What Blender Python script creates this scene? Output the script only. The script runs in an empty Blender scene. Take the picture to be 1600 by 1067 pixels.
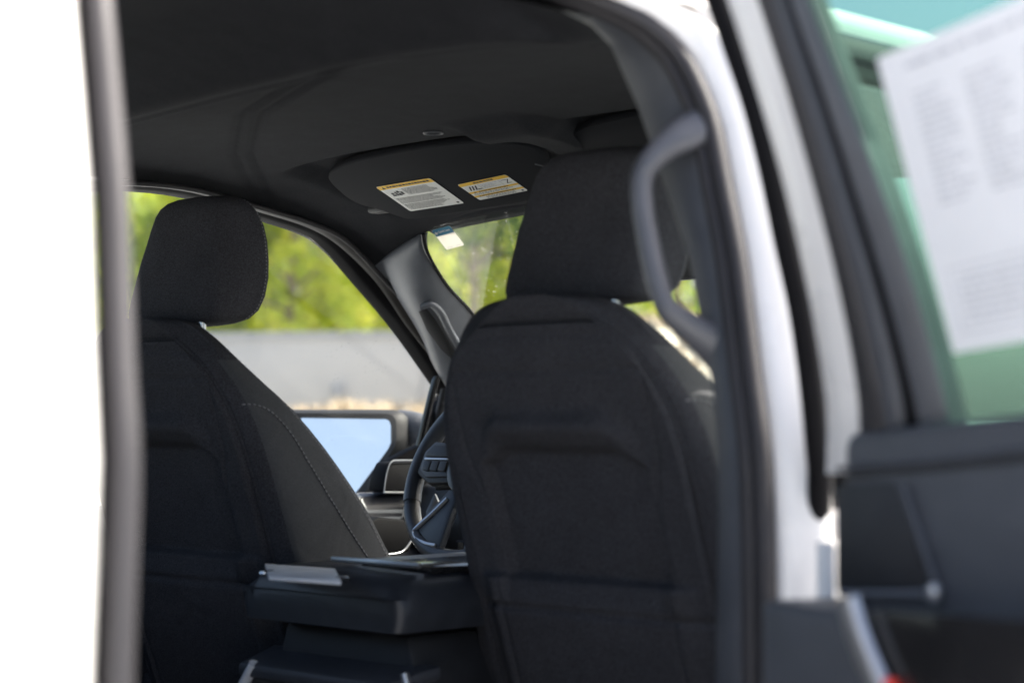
import bpy, bmesh, math, random
from mathutils import Vector as V, Matrix
from mathutils.bvhtree import BVHTree
random.seed(7)
SC = bpy.context.scene
COL = SC.collection
R = math.radians

# ------------------------------------------------------------------ camera
# vehicle frame: x to the truck's own starboard, y towards its bonnet, z up, ground at 0
CAM = V((2.126, -1.756, 1.42)); FPX = 3000.0; YAW = R(45); PITCH = math.atan(126.5 / FPX)
FW = V((-math.sin(YAW) * math.cos(PITCH), math.cos(YAW) * math.cos(PITCH), math.sin(PITCH)))
RT = V((math.cos(YAW), math.sin(YAW), 0)); UP = RT.cross(FW)
cam = bpy.data.cameras.new('camera'); cam_o = bpy.data.objects.new('camera', cam); COL.objects.link(cam_o)
cam_o.matrix_world = Matrix.Translation(CAM) @ Matrix((RT, UP, -FW)).transposed().to_4x4()
cam.sensor_width = 36; cam.lens = FPX / 1600 * 36; cam.clip_start = 0.05; cam.clip_end = 2000
cam.dof.use_dof = True; cam.dof.focus_distance = 3.35; cam.dof.aperture_fstop = 3.1
SC.camera = cam_o

# ------------------------------------------------------------------ light
SUN_AZ = V((0.60, 0.80)).normalized(); SUN_EL = R(50)
sdir = V((SUN_AZ.x * math.cos(SUN_EL), SUN_AZ.y * math.cos(SUN_EL), math.sin(SUN_EL)))
w = bpy.data.worlds.new('World'); SC.world = w; w.use_nodes = True
nt = w.node_tree; bg = nt.nodes['Background']; sky = nt.nodes.new('ShaderNodeTexSky')
sky.sky_type = 'NISHITA'; sky.sun_disc = False; sky.sun_elevation = SUN_EL
sky.sun_rotation = math.atan2(SUN_AZ.x, SUN_AZ.y); sky.air_density = 0.8; sky.dust_density = 5.0; sky.ozone_density = 0.4
nt.links.new(sky.outputs[0], bg.inputs[0]); bg.inputs[1].default_value = 0.15
sun = bpy.data.lights.new('sun', 'SUN'); sun.energy = 4.6; sun.angle = R(0.53); sun.color = (1, 0.95, 0.87)
sun_o = bpy.data.objects.new('sun', sun); COL.objects.link(sun_o)
sun_o.rotation_euler = sdir.to_track_quat('Z', 'Y').to_euler()
vs = SC.view_settings; vs.view_transform = 'Standard'; vs.look = 'None'; vs.exposure = 1.56; vs.gamma = 1.0
SC.cycles.max_bounces = 12; SC.cycles.diffuse_bounces = 7; SC.cycles.glossy_bounces = 6; SC.cycles.transparent_max_bounces = 16; SC.cycles.use_denoising = True

# ------------------------------------------------------------------ pixel rays -> points on real surfaces
def ray(px, py): return FW + RT * ((px - 800) / FPX) + UP * ((533.5 - py) / FPX)
def atx(px, py, x): d = ray(px, py); return CAM + d * ((x - CAM.x) / d.x)
def aty(px, py, y): d = ray(px, py); return CAM + d * ((y - CAM.y) / d.y)
def atz(px, py, z): d = ray(px, py); return CAM + d * ((z - CAM.z) / d.z)
def atp(px, py, p, n): d = ray(px, py); n = V(n); return CAM + d * ((V(p) - CAM).dot(n) / d.dot(n))
def lerp(a, b, t): return a + (b - a) * t
def interp(x, tab):
    if x <= tab[0][0]: return tab[0][1]
    for (a, fa), (b, fb) in zip(tab, tab[1:]):
        if x <= b: return fa + (fb - fa) * (x - a) / (b - a)
    return tab[-1][1]
def sstep(a, b, x):
    t = max(0, min(1, (x - a) / (b - a))); return t * t * (3 - 2 * t)
def spline(pts, n=8, closed=False):
    P = [V(p) for p in pts]; out = []; m = len(P)
    rng = range(m) if closed else range(m - 1)
    for i in rng:
        if closed: p0, p1, p2, p3 = P[i - 1], P[i], P[(i + 1) % m], P[(i + 2) % m]
        else: p0, p1, p2, p3 = P[max(i - 1, 0)], P[i], P[i + 1], P[min(i + 2, m - 1)]
        for k in range(n):
            t = k / n
            out.append(0.5 * ((2 * p1) + (p2 - p0) * t + (2 * p0 - 5 * p1 + 4 * p2 - p3) * t * t + (3 * p1 - p0 - 3 * p2 + p3) * t ** 3))
    if not closed: out.append(P[-1])
    return out
def resample(pts, step):
    out = [pts[0].copy()]; acc = 0
    for a, b in zip(pts, pts[1:]):
        L = (b - a).length; pos = step - acc
        while pos < L: out.append(a.lerp(b, pos / L)); pos += step
        acc = (acc + L) % step
    return out

# ------------------------------------------------------------------ materials
MATS = {}
def new_mat(name):
    m = bpy.data.materials.new(name); m.use_nodes = True; MATS[name] = m
    return m, m.node_tree, m.node_tree.nodes['Principled BSDF']
def N(t, kind, **kw):
    n = t.nodes.new(kind)
    for k, v in kw.items():
        if k in n.inputs: n.inputs[k].default_value = v
        else: setattr(n, k, v)
    return n
def ramp(t, stops):
    r = t.nodes.new('ShaderNodeValToRGB'); e = r.color_ramp.elements
    while len(e) < len(stops): e.new(0.5)
    for i, (p, c) in enumerate(stops): e[i].position = p; e[i].color = (*c, 1)
    return r
def mat(name, col, rough=0.5, metal=0, spec=0.5, var=0.12, scale=30, bump=0.0, bscale=400, coat=0, sheen=0, speck=0.0, pucker=0.0):
    m, t, p = new_mat(name)
    p.inputs['Roughness'].default_value = rough; p.inputs['Metallic'].default_value = metal
    p.inputs['Specular IOR Level'].default_value = spec; p.inputs['Coat Weight'].default_value = coat
    p.inputs['Sheen Weight'].default_value = sheen
    tc = N(t, 'ShaderNodeTexCoord')
    nz = N(t, 'ShaderNodeTexNoise', Scale=scale, Detail=5.0); t.links.new(tc.outputs['Object'], nz.inputs['Vector'])
    r = ramp(t, [(0.3, [c * (1 - var) for c in col]), (0.7, [c * (1 + var) for c in col])])
    t.links.new(nz.outputs['Fac'], r.inputs[0]); t.links.new(r.outputs[0], p.inputs['Base Color'])
    if speck:                                   # single yarns lighter and darker than their neighbours
        sn = N(t, 'ShaderNodeTexNoise', Scale=620.0, Detail=1.0); t.links.new(tc.outputs['Object'], sn.inputs['Vector'])
        sr = ramp(t, [(0.36, (1 - speck,) * 3), (0.64, (1 + speck,) * 3)]); t.links.new(sn.outputs['Fac'], sr.inputs[0])
        mc = N(t, 'ShaderNodeMix', data_type='RGBA', blend_type='MULTIPLY'); mc.inputs[0].default_value = 1.0
        t.links.new(r.outputs[0], mc.inputs[6]); t.links.new(sr.outputs[0], mc.inputs[7]); t.links.new(mc.outputs[2], p.inputs['Base Color'])
    rr = N(t, 'ShaderNodeMapRange', **{'To Min': max(0, rough - 0.08), 'To Max': min(1, rough + 0.08)})
    t.links.new(nz.outputs['Fac'], rr.inputs['Value']); t.links.new(rr.outputs[0], p.inputs['Roughness'])
    if bump:
        b = N(t, 'ShaderNodeTexNoise', Scale=bscale, Detail=3.0); t.links.new(tc.outputs['Object'], b.inputs['Vector'])
        bp = N(t, 'ShaderNodeBump', Strength=bump, Distance=0.001)
        t.links.new(b.outputs['Fac'], bp.inputs['Height']); t.links.new(bp.outputs[0], p.inputs['Normal'])
        if pucker:
            b2 = N(t, 'ShaderNodeTexNoise', Scale=11.0, Detail=2.0, Distortion=0.6); t.links.new(tc.outputs['Object'], b2.inputs['Vector'])
            bq = N(t, 'ShaderNodeBump', Strength=pucker, Distance=0.02); t.links.new(b2.outputs['Fac'], bq.inputs['Height']); t.links.new(bq.outputs[0], bp.inputs['Normal'])
    return m
mat('fabric', (0.054, 0.054, 0.061), 0.95, spec=0.15, var=0.07, scale=22, bump=0.8, bscale=900, speck=0.38, pucker=0.35)
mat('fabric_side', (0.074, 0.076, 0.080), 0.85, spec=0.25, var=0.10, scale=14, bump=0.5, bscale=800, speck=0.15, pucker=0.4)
mat('frame_black', (0.007, 0.007, 0.008), 0.65, spec=0.06)
mat('mirror_black', (0.012, 0.0125, 0.014), 0.6, spec=0.3, bump=0.3, bscale=600)
mat('handle_grey', (0.085, 0.088, 0.10), 0.36, spec=0.5, var=0.06)
mat('pale_sheen', (0.74, 0.77, 0.82), 0.35, spec=0.4)  # pale colour paints in sky reflection on hinge plate; also brightens silver trim
mat('thread', (0.20, 0.20, 0.21), 0.8)
mat('seam_thread', (0.05, 0.05, 0.055), 0.9)
mat('headliner', (0.027, 0.028, 0.032), 0.97, spec=0.1, var=0.12, scale=25, bump=0.6, bscale=700, speck=0.22)
mat('visor_vinyl', (0.013, 0.014, 0.017), 0.85, spec=0.15, bump=0.4, bscale=900)
mat('black_plastic', (0.018, 0.019, 0.022), 0.5, var=0.15, bump=0.35, bscale=700)
mat('grey_plastic', (0.050, 0.054, 0.064), 0.45, var=0.1, bump=0.3, bscale=600)
mat('pillar_plastic', (0.13, 0.14, 0.16), 0.36, var=0.08, bump=0.3, bscale=900)
mat('gloss_black', (0.012, 0.012, 0.013), 0.12, var=0.1)
mat('rubber', (0.020, 0.019, 0.022), 0.62, var=0.15, scale=12, bump=0.3, bscale=500)
mat('seal_grey', (0.032, 0.030, 0.034), 0.6, var=0.1, scale=10, bump=0.3, bscale=500)
mat('brown_seal', (0.026, 0.023, 0.021), 0.5, var=0.1)
mat('white_paint', (0.73, 0.72, 0.71), 0.28, var=0.015, scale=3, coat=0.6)
mat('chrome', (0.72, 0.73, 0.75), 0.12, metal=1, var=0.05)
mat('satin_silver', (0.42, 0.43, 0.45), 0.32, metal=0.8, var=0.06)
mat('leather', (0.034, 0.038, 0.047), 0.36, var=0.12, scale=40, bump=0.35, bscale=1200)
mat('mirror_glass', (0.95, 0.88, 0.81), 0.015, metal=1, var=0.01)
mat('label_white', (0.84, 0.84, 0.80), 0.6, var=0.03)
mat('label_yellow', (0.90, 0.56, 0.03), 0.55, var=0.03)
mat('ink', (0.03, 0.03, 0.03), 0.7)
mat('ink_grey', (0.42, 0.43, 0.47), 0.8)
mat('paper', (0.72, 0.72, 0.75), 0.85, var=0.02)
mat('sticker_blue', (0.04, 0.24, 0.40), 0.5)
mat('sticker_cream', (0.86, 0.82, 0.74), 0.6, var=0.02)
mat('red_lens', (0.55, 0.03, 0.02), 0.25)
mat('carpet', (0.015, 0.015, 0.017), 1.0, bump=0.8, bscale=300)
def glass(name, tint, rough=0.0, dirt=0.0, refl=0.045):
    m, t, p = new_mat(name); t.nodes.remove(p); out = t.nodes['Material Output']
    tr = N(t, 'ShaderNodeBsdfTransparent', Color=(*tint, 1)); gl = N(t, 'ShaderNodeBsdfGlossy', Roughness=rough)
    lw = N(t, 'ShaderNodeLayerWeight', Blend=0.5); pw = N(t, 'ShaderNodeMath', operation='POWER'); pw.inputs[1].default_value = 5.0
    t.links.new(lw.outputs['Facing'], pw.inputs[0]); fr = N(t, 'ShaderNodeMapRange', **{'To Min': refl, 'To Max': 1.0}); t.links.new(pw.outputs[0], fr.inputs['Value'])
    mx = N(t, 'ShaderNodeMixShader'); t.links.new(fr.outputs[0], mx.inputs[0]); t.links.new(tr.outputs[0], mx.inputs[1]); t.links.new(gl.outputs[0], mx.inputs[2])
    last = mx
    if dirt:                                    # dust specks and a thin film, scattered over the pane
        tc = N(t, 'ShaderNodeTexCoord'); nz = N(t, 'ShaderNodeTexNoise', Scale=160.0, Detail=2.0); t.links.new(tc.outputs['Object'], nz.inputs['Vector'])
        n2 = N(t, 'ShaderNodeTexNoise', Scale=9.0, Detail=4.0); t.links.new(tc.outputs['Object'], n2.inputs['Vector'])
        r1 = ramp(t, [(0.67, (0, 0, 0)), (0.70, (dirt, dirt, dirt))]); t.links.new(nz.outputs['Fac'], r1.inputs[0])
        r2 = ramp(t, [(0.45, (0, 0, 0)), (0.75, (1, 1, 1))]); t.links.new(n2.outputs['Fac'], r2.inputs[0])
        mu = N(t, 'ShaderNodeMath', operation='MULTIPLY'); t.links.new(r1.outputs[0], mu.inputs[0]); t.links.new(r2.outputs[0], mu.inputs[1])
        ad = N(t, 'ShaderNodeMath', operation='ADD'); t.links.new(mu.outputs[0], ad.inputs[0]); ad.inputs[1].default_value = 0.006
        df = N(t, 'ShaderNodeBsdfDiffuse', Color=(0.8, 0.8, 0.75, 1)); tl = N(t, 'ShaderNodeBsdfTranslucent', Color=(0.8, 0.8, 0.75, 1))
        dd = N(t, 'ShaderNodeMixShader'); t.links.new(df.outputs[0], dd.inputs[1]); t.links.new(tl.outputs[0], dd.inputs[2])
        m2 = N(t, 'ShaderNodeMixShader'); t.links.new(ad.outputs[0], m2.inputs[0]); t.links.new(mx.outputs[0], m2.inputs[1]); t.links.new(dd.outputs[0], m2.inputs[2])
        last = m2
    t.links.new(last.outputs[0], out.inputs[0]); return m
glass('clear_glass', (0.93, 0.96, 0.93), dirt=0.35)
glass('windshield_glass', (0.93, 0.97, 0.92), dirt=0.5)
glass('green_glass', (0.27, 0.49, 0.40), dirt=0.1)
glass('dark_glass', (0.78, 0.82, 0.80))
glass('front_glass', (0.80, 0.86, 0.82), refl=0.10)

for nm in ('sticker_cream', 'sticker_blue', 'paper'):
    t = MATS[nm].node_tree; p = t.nodes['Principled BSDF']; out = t.nodes['Material Output']; tl = N(t, 'ShaderNodeBsdfTranslucent'); mx = N(t, 'ShaderNodeMixShader')
    t.links.new(p.inputs['Base Color'].links[0].from_socket, tl.inputs[0]); mx.inputs[0].default_value = 0.10 if nm == 'paper' else 0.16
    t.links.new(p.outputs[0], mx.inputs[1]); t.links.new(tl.outputs[0], mx.inputs[2]); t.links.new(mx.outputs[0], out.inputs[0])

# ------------------------------------------------------------------ object helpers
def link(name, me, m=None, parent=None, smooth=True):
    o = bpy.data.objects.new(name, me); COL.objects.link(o)
    ms = m if isinstance(m, (list, tuple)) else ([m] if m else [])
    for k in ms: me.materials.append(MATS[k])
    if smooth:
        for p in me.polygons: p.use_smooth = True
    if parent: o.parent = parent
    return o
def mesh(name, verts, faces, m, parent=None, smooth=True, fix=False, mi=None):
    me = bpy.data.meshes.new(name); me.from_pydata([tuple(v) for v in verts], [], faces)
    if mi: me.polygons.foreach_set('material_index', mi)
    if fix:
        b = bmesh.new(); b.from_mesh(me); bmesh.ops.recalc_face_normals(b, faces=b.faces); b.to_mesh(me); b.free()
    me.update(); return link(name, me, m, parent, smooth)
def from_bm(name, b, m, parent=None, smooth=True, angle=35):
    me = bpy.data.meshes.new(name); bmesh.ops.recalc_face_normals(b, faces=b.faces); b.to_mesh(me); b.free()
    o = link(name, me, m, parent, smooth)
    if smooth: me.set_sharp_from_angle(angle=R(angle))
    return o
def box(name, loc, size, m, parent=None, rot=None, bevel=0.004, seg=2):
    b = bmesh.new(); bmesh.ops.create_cube(b, size=1)
    bmesh.ops.scale(b, vec=size, verts=b.verts)
    if bevel: bmesh.ops.bevel(b, geom=b.edges[:], offset=bevel, segments=seg, affect='EDGES', profile=0.5)
    if rot is not None: bmesh.ops.transform(b, matrix=rot.to_4x4(), verts=b.verts)
    bmesh.ops.translate(b, vec=loc, verts=b.verts)
    return from_bm(name, b, m, parent)
def prism(name, pts, vec, m, parent=None, bevel=0.0, seg=2, angle=35):
    b = bmesh.new(); vs_ = [b.verts.new(p) for p in pts]; f = b.faces.new(vs_)
    r = bmesh.ops.extrude_face_region(b, geom=[f]); bmesh.ops.translate(b, vec=vec, verts=[g for g in r['geom'] if isinstance(g, bmesh.types.BMVert)])
    if bevel:
        es = [e for e in b.edges if len(e.link_faces) == 2 and e.calc_face_angle(0) > R(40)]
        bmesh.ops.bevel(b, geom=es, offset=bevel, segments=seg, affect='EDGES', profile=0.5, clamp_overlap=True)
    return from_bm(name, b, m, parent, True, angle)
def grid(name, fn, nu, nv, m, parent=None, thick=0, smooth=True):
    vs_ = [fn(i / nu, j / nv) for j in range(nv + 1) for i in range(nu + 1)]
    fs = [(j * (nu + 1) + i, j * (nu + 1) + i + 1, (j + 1) * (nu + 1) + i + 1, (j + 1) * (nu + 1) + i) for j in range(nv) for i in range(nu)]
    o = mesh(name, vs_, fs, m, parent, smooth)
    if thick:
        md = o.modifiers.new('thickness', 'SOLIDIFY'); md.thickness = abs(thick); md.offset = -1 if thick > 0 else 1
    return o
def loft(name, loops, m, parent=None, cap=True, angle=50):
    n = len(loops[0]); vs_ = [p for l in loops for p in l]; fs = []
    for j in range(len(loops) - 1):
        for i in range(n): fs.append((j * n + i, j * n + (i + 1) % n, (j + 1) * n + (i + 1) % n, (j + 1) * n + i))
    if cap: fs.append(tuple(range(n))[::-1]); fs.append(tuple(range((len(loops) - 1) * n, len(loops) * n)))
    o = mesh(name, vs_, fs, m, parent, True, True); o.data.set_sharp_from_angle(angle=R(angle)); return o
def sweep_geo(path, prof, ref=(0, 0, 1), closed=False):
    """prof: function i -> list of (a,b); a along ref (made perpendicular), b along tangent x a"""
    P = [V(p) for p in path]; n = len(P); loops = []
    for i, p in enumerate(P):
        if closed: T = P[(i + 1) % n] - P[i - 1]
        else: T = P[min(i + 1, n - 1)] - P[max(i - 1, 0)]
        T.normalize(); rf = V(ref(i)) if callable(ref) else V(ref)
        A = (rf - T * rf.dot(T)).normalized(); B = T.cross(A)
        loops.append([p + A * a + B * b for a, b in prof(i)])
    return loops
def ell(ra, rb, k=12): return [(ra * math.cos(2 * math.pi * j / k), rb * math.sin(2 * math.pi * j / k)) for j in range(k)]
def tube(name, path, ra, rb=None, m='rubber', parent=None, ref=(0, 0, 1), closed=False, k=12, prof=None):
    rb = rb or ra
    pf = prof or (lambda i: ell(ra(i) if callable(ra) else ra, rb(i) if callable(rb) else rb, k))
    L = sweep_geo(path, pf, ref, closed)
    if closed: L = L + [L[0]]
    return loft(name, L, m, parent, cap=not closed)
def empty(name, loc=(0, 0, 0), parent=None):
    o = bpy.data.objects.new(name, None); COL.objects.link(o); o.location = loc; o.empty_display_size = 0.1
    if parent: o.parent = parent
    return o
def tag(o, label=None, cat=None, group=None, kind=None):
    if label: o['label'] = label
    if cat: o['category'] = cat
    if group: o['group'] = group
    if kind: o['kind'] = kind
    return o
def stitches(name, path, normal, m, parent, step=0.008, ln=0.0052, wd=0.0022, lift=0.0012):
    pts = resample(path, step); vs_ = []; fs = []
    for a, b in zip(pts, pts[1:]):
        T = (b - a).normalized(); n = V(normal(a)) if callable(normal) else V(normal); n = (n - T * n.dot(T)).normalized(); S = T.cross(n)
        c = a + n * lift; k = len(vs_)
        vs_ += [c - T * ln / 2 - S * wd / 2, c + T * ln / 2 - S * wd / 2, c + T * ln / 2 + S * wd / 2, c - T * ln / 2 + S * wd / 2,
                c - T * ln / 3 + n * 0.0008, c + T * ln / 3 + n * 0.0008]
        fs += [(k, k + 1, k + 5, k + 4), (k + 2, k + 3, k + 4, k + 5), (k, k + 4, k + 3), (k + 1, k + 2, k + 5)]
    o = mesh(name, vs_, fs, m, parent); o['kind'] = 'stuff'; return o
def bvh_of(o):
    me = o.data; return BVHTree.FromPolygons([o.matrix_basis @ v.co for v in me.vertices], [p.vertices[:] for p in me.polygons])
def text2d(s, size, bold=0.0):
    c = bpy.data.curves.new('t', 'FONT'); c.body = s; c.size = size; c.align_x = 'LEFT'; c.align_y = 'BOTTOM'; c.offset = bold
    o = bpy.data.objects.new('t', c); COL.objects.link(o); dg = bpy.context.evaluated_depsgraph_get()
    me = bpy.data.meshes.new_from_object(o.evaluated_get(dg)); vs_ = [(v.co.x, v.co.y) for v in me.vertices]; fs = [p.vertices[:] for p in me.polygons]
    bpy.data.objects.remove(o); bpy.data.meshes.remove(me); bpy.data.curves.remove(c); return vs_, fs

class Sheet:
    """flat print: pieces laid on a quad frame, each a hair above the one below"""
    def __init__(s, o, ex, ey, nrm): s.o, s.ex, s.ey, s.n = V(o), V(ex), V(ey), V(nrm).normalized(); s.v = []; s.f = []; s.mi = []
    def pt(s, u, v, lv): return s.o + s.ex * u + s.ey * v + s.n * (0.00025 * lv)
    def poly(s, pts, mi, lv=1):
        k = len(s.v); s.v += [s.pt(a, b, lv) for a, b in pts]; s.f.append(tuple(range(k, k + len(pts)))); s.mi.append(mi)
    def rect(s, u0, v0, u1, v1, mi, lv=1): s.poly([(u0, v0), (u1, v0), (u1, v1), (u0, v1)], mi, lv)
    def words(s, u0, u1, v0, v1, mi, lv=2, wl=(0.02, 0.07), gap=0.012, fill=1.0):
        u = u0; end = u0 + (u1 - u0) * fill
        while u < end:
            b = min(end, u + random.uniform(*wl)); s.rect(u, v0, b, v1, mi, lv); u = b + gap
    def text(s, st, u, v, size, asp, mi, lv=2, bold=0.0):
        vs_, fs = text2d(st, 1.0, bold); k = len(s.v)
        s.v += [s.pt(u + a * size * asp, v + b * size, lv) for a, b in vs_]; s.f += [tuple(i + k for i in f) for f in fs]; s.mi += [mi] * len(fs)
    def build(s, name, mats, parent=None): return mesh(name, s.v, s.f, mats, parent, False, mi=s.mi)

# =================================================================== THE TRUCK
truck = tag(empty('pickup_truck', (0, 0, 0)), 'white crew cab pickup truck with black interior and its rear side door open', 'pickup truck')
X_SEAL = lambda z: interp(z, [(0.6, 0.975), (1.30, 0.975), (1.395, 0.97), (1.59, 0.926), (1.741, 0.88), (1.817, 0.84), (1.856, 0.80), (1.875, 0.75)])
X_OUT = lambda z: X_SEAL(z) + 0.045
YB = lambda z: interp(z, [(0.6, -0.25), (1.2, -0.255), (1.395, -0.255), (1.55, -0.24), (1.741, -0.223), (1.80, -0.23), (1.83, -0.25), (1.856, -0.285), (1.868, -0.34)])
YC = lambda z: interp(z, [(0.6, -1.0), (1.238, -0.996), (1.357, -0.991), (1.447, -0.984), (1.589, -0.970), (1.70, -0.959), (1.75, -0.955), (1.80, -0.930), (1.84, -0.87), (1.868, -0.75)])

# ---- headliner
ZC = lambda y: 1.897 - 0.012 * sstep(0.1, 0.42, y) - 0.066 * sstep(0.40, 0.78, y) ** 0.9 - 0.02 * sstep(-0.7, -1.15, y)
ZL = lambda y: interp(y, [(-1.2, 1.845), (0.25, 1.848), (0.45, 1.826), (0.56, 1.804), (0.66, 1.777), (0.76, 1.724)])
LA = [V((p.x, p.y)) for p in spline([atz(*q, 1.89) for q in [(200, 190), (290, 168), (400, 140), (600, 95), (760, 68), (860, 56), (930, 58)]], 6)]
LB = [V((p.x, p.y)) for p in [V((-0.74, 0.45, 0)), atz(380, 245, 1.880), atz(388, 212, 1.885), atz(395, 190, 1.885), atz(460, 150, 1.885), atz(540, 108, 1.885), atz(610, 93, 1.885)]]
def dseg(p, line):
    best = 9
    for a, b in zip(line, line[1:]):
        ab = b - a; t = max(0, min(1, (p - a).dot(ab) / ab.length_squared)); best = min(best, (p - a - ab * t).length)
    return best
def z_head(x, y, fine=True):
    z = ZC(y) - (ZC(y) - ZL(y)) * min(1.0, abs(x) / 0.765) ** 5
    if fine:
        p = V((x, y)); ya = interp(x, sorted((a.x, a.y) for a in LA))
        z += 0.044 * sstep(0.04, 0.24, ya - y) * sstep(0.74, 0.5, abs(x)) - 0.016 * math.exp(-((ya - y - 0.05) / 0.042) ** 2) * sstep(0.74, 0.5, abs(x)) - 0.02 * sstep(0.24, 0.5, ya - y) * sstep(0.74, 0.5, abs(x))
        z -= 0.009 * math.exp(-(dseg(p, LA) / 0.015) ** 2) * sstep(0.7, 0.5, abs(x))
        d = dseg(p, LB); z += 0.0045 * math.exp(-((d - 0.014) / 0.008) ** 2)
        # pocket the driver's visor folds into
        u = sstep(-0.63, -0.575, x) * sstep(0.0, -0.05, x) * sstep(0.375, 0.425, y) * sstep(0.70, 0.62, y)
        z += 0.020 * u
        u2 = sstep(0.63, 0.575, x) * sstep(0.05, 0.1, x) * sstep(0.375, 0.425, y) * sstep(0.70, 0.62, y); z += 0.02 * u2
        # overhead console between the visors
        z -= 0.022 * sstep(-0.10, -0.055, x) * sstep(0.10, 0.055, x) * sstep(0.28, 0.36, y)
    return z
hl = grid('headliner', lambda u, v: V((lerp(-0.765, 0.765, u), lerp(-1.2, 0.752, v), z_head(lerp(-0.765, 0.765, u), lerp(-1.2, 0.752, v)))), 190, 260, 'headliner', truck)
c = atz(677, 216, 1.878)
tube('headliner_clip', [V((c.x + 0.015 * math.cos(a), c.y + 0.015 * math.sin(a), z_head(c.x, c.y) - 0.001)) for a in [2 * math.pi * i / 24 for i in range(24)]], 0.0022, 0.0022, 'grey_plastic', truck, closed=True, k=8)

# ---- outer sheet metal
def roof_fn(u, v):
    x = lerp(-0.83, 0.83, u); y = lerp(-1.25, 0.80, v); a = abs(x) / 0.83
    return V((x, y, 1.962 - 0.018 * a * a - 0.074 * a ** 8 - 0.11 * sstep(0.35, 0.85, y) - 0.02 * sstep(-0.9, -1.25, y)))
grid('roof_panel', roof_fn, 60, 40, 'white_paint', truck, thick=0.012)
zs = [0.55, 0.8, 1.0, 1.15, 1.25, 1.32, 1.395, 1.46, 1.53, 1.59, 1.66, 1.722, 1.76, 1.80, 1.825, 1.845, 1.862, 1.874]
def side_strip(name, rows, m, parent=truck, thick=0.0):
    n = len(rows[0]) - 1; k = len(rows) - 1
    vs_ = [p for r in rows for p in r]
    fs = [(j * (n + 1) + i, j * (n + 1) + i + 1, (j + 1) * (n + 1) + i + 1, (j + 1) * (n + 1) + i) for j in range(k) for i in range(n)]
    o = mesh(name, vs_, fs, m, parent)
    if thick:
        md = o.modifiers.new('thickness', 'SOLIDIFY'); md.thickness = thick; md.offset = 0
    return o
# starboard rear pillar: outer skin turning into the door jamb
rows = []
for z in zs:
    xo, yc, xs = X_OUT(z), YC(z), X_SEAL(z)
    rows.append([V((xo, -1.45, z)), V((xo, yc - 0.12, z)), V((xo, yc - 0.072, z)), V((xo - 0.003, yc - 0.056, z)), V((xo - 0.012, yc - 0.046, z)), V((xs + 0.012, yc - 0.030, z)), V((xs - 0.004, yc - 0.026, z))])
o = side_strip('rear_pillar', rows, 'white_paint', thick=0.004); o['label'] = 'white painted pillar behind the open door, out of focus'
side_strip('rear_pillar_trim', [[V((X_SEAL(z) - 0.006, YC(z) - 0.02, z)), V((X_SEAL(z) - 0.03, YC(z) - 0.004, z)), V((X_SEAL(z) - 0.085, YC(z) - 0.02, z)), V((X_SEAL(z) - 0.10, YC(z) - 0.10, z)), V((X_SEAL(z) - 0.10, -1.45, z))] for z in zs], 'black_plastic')
# door-opening seal running up the rear pillar, along the roof rail and down the middle pillar
sp = [V((X_SEAL(z), YC(z), z)) for z in zs] + [V((0.765, -0.6, 1.880)), V((0.765, -0.45, 1.880))] + [V((X_SEAL(z), YB(z), z)) for z in reversed(zs)]
SEAL = resample(spline(sp, 6), 0.02)
CEN = V((0.9, -0.62, 1.3))
refs = lambda i: (0, CEN.y - SEAL[i].y, CEN.z - SEAL[i].z)
def is_c(i): return SEAL[i].y < -0.55
tube('door_opening_seal', SEAL, lambda i: 0.0115 if is_c(i) else 0.010, lambda i: 0.0120 if is_c(i) else 0.010, 'seal_grey', truck, ref=refs)
so = truck.children[-1]; so = [c for c in truck.children if c.name == 'door_opening_seal'][0]; so.data.materials.append(MATS['rubber'])
for p in so.data.polygons:
    if p.center.y > -0.5: p.material_index = 1
o = tube('seal_lip', [p + V((-0.018, 0, 0)) + (V(refs(i)).normalized() * 0.004) for i, p in enumerate(SEAL)], 0.006, 0.009, 'rubber', truck, ref=refs)
# middle pillar jamb (white) and the black weatherstrip outboard of it
rows = [[V((X_SEAL(z) - 0.002, YB(z) + 0.012, z)), V((X_SEAL(z) + 0.010, YB(z) + 0.010, z)), V((X_SEAL(z) + 0.022, YB(z) + 0.016, z)), V((X_OUT(z) - 0.006, YB(z) + 0.034, z)), V((X_OUT(z), YB(z) + 0.040, z)), V((X_OUT(z) - 0.004, YB(z) + 0.052, z)), V((X_OUT(z) - 0.03, YB(z) + 0.056, z))] for z in zs]
o = side_strip('middle_pillar', rows, 'white_paint', thick=0.003); o['label'] = 'white door jamb of the pillar between the side doors'
wp = [(1272, 940), (1280, 760), (1277, 700), (1266, 590), (1250, 480), (1228, 380), (1205, 270), (1180, 170), (1150, 80), (1122, 0), (1090, -90)]
WS = spline([atp(a, b, (1.016, -0.236, 1.4), (0.34, 0.94, 0.25)) for a, b in wp], 5)
tube('jamb_weatherstrip', WS, lambda i: 0.0120, lambda i: 0.0115, 'frame_black', truck, ref=(1, 0, 0))
# inner trim of the middle pillar
def btrim(z):
    xs, yb = X_SEAL(z), YB(z); wi = interp(z, [(0.6, 0.09), (1.2, 0.080), (1.45, 0.068), (1.6, 0.08), (1.735, 0.105), (1.80, 0.10), (1.86, 0.06)])
    return [V((xs - 0.008, yb + 0.012, z)), V((xs - 0.016, yb + 0.003, z)), V((xs - 0.03, yb - 0.003, z)), V((xs - wi * 0.6, yb + 0.000, z)), V((xs - wi + 0.012, yb + 0.006, z)), V((xs - wi, yb + 0.020, z)), V((xs - wi + 0.004, yb + 0.07, z)), V((xs - wi + 0.02, yb + 0.14, z)), V((xs, yb + 0.15, z))]
loft('middle_pillar_trim', [btrim(z) for z in zs], 'grey_plastic', truck, cap=True)
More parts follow.
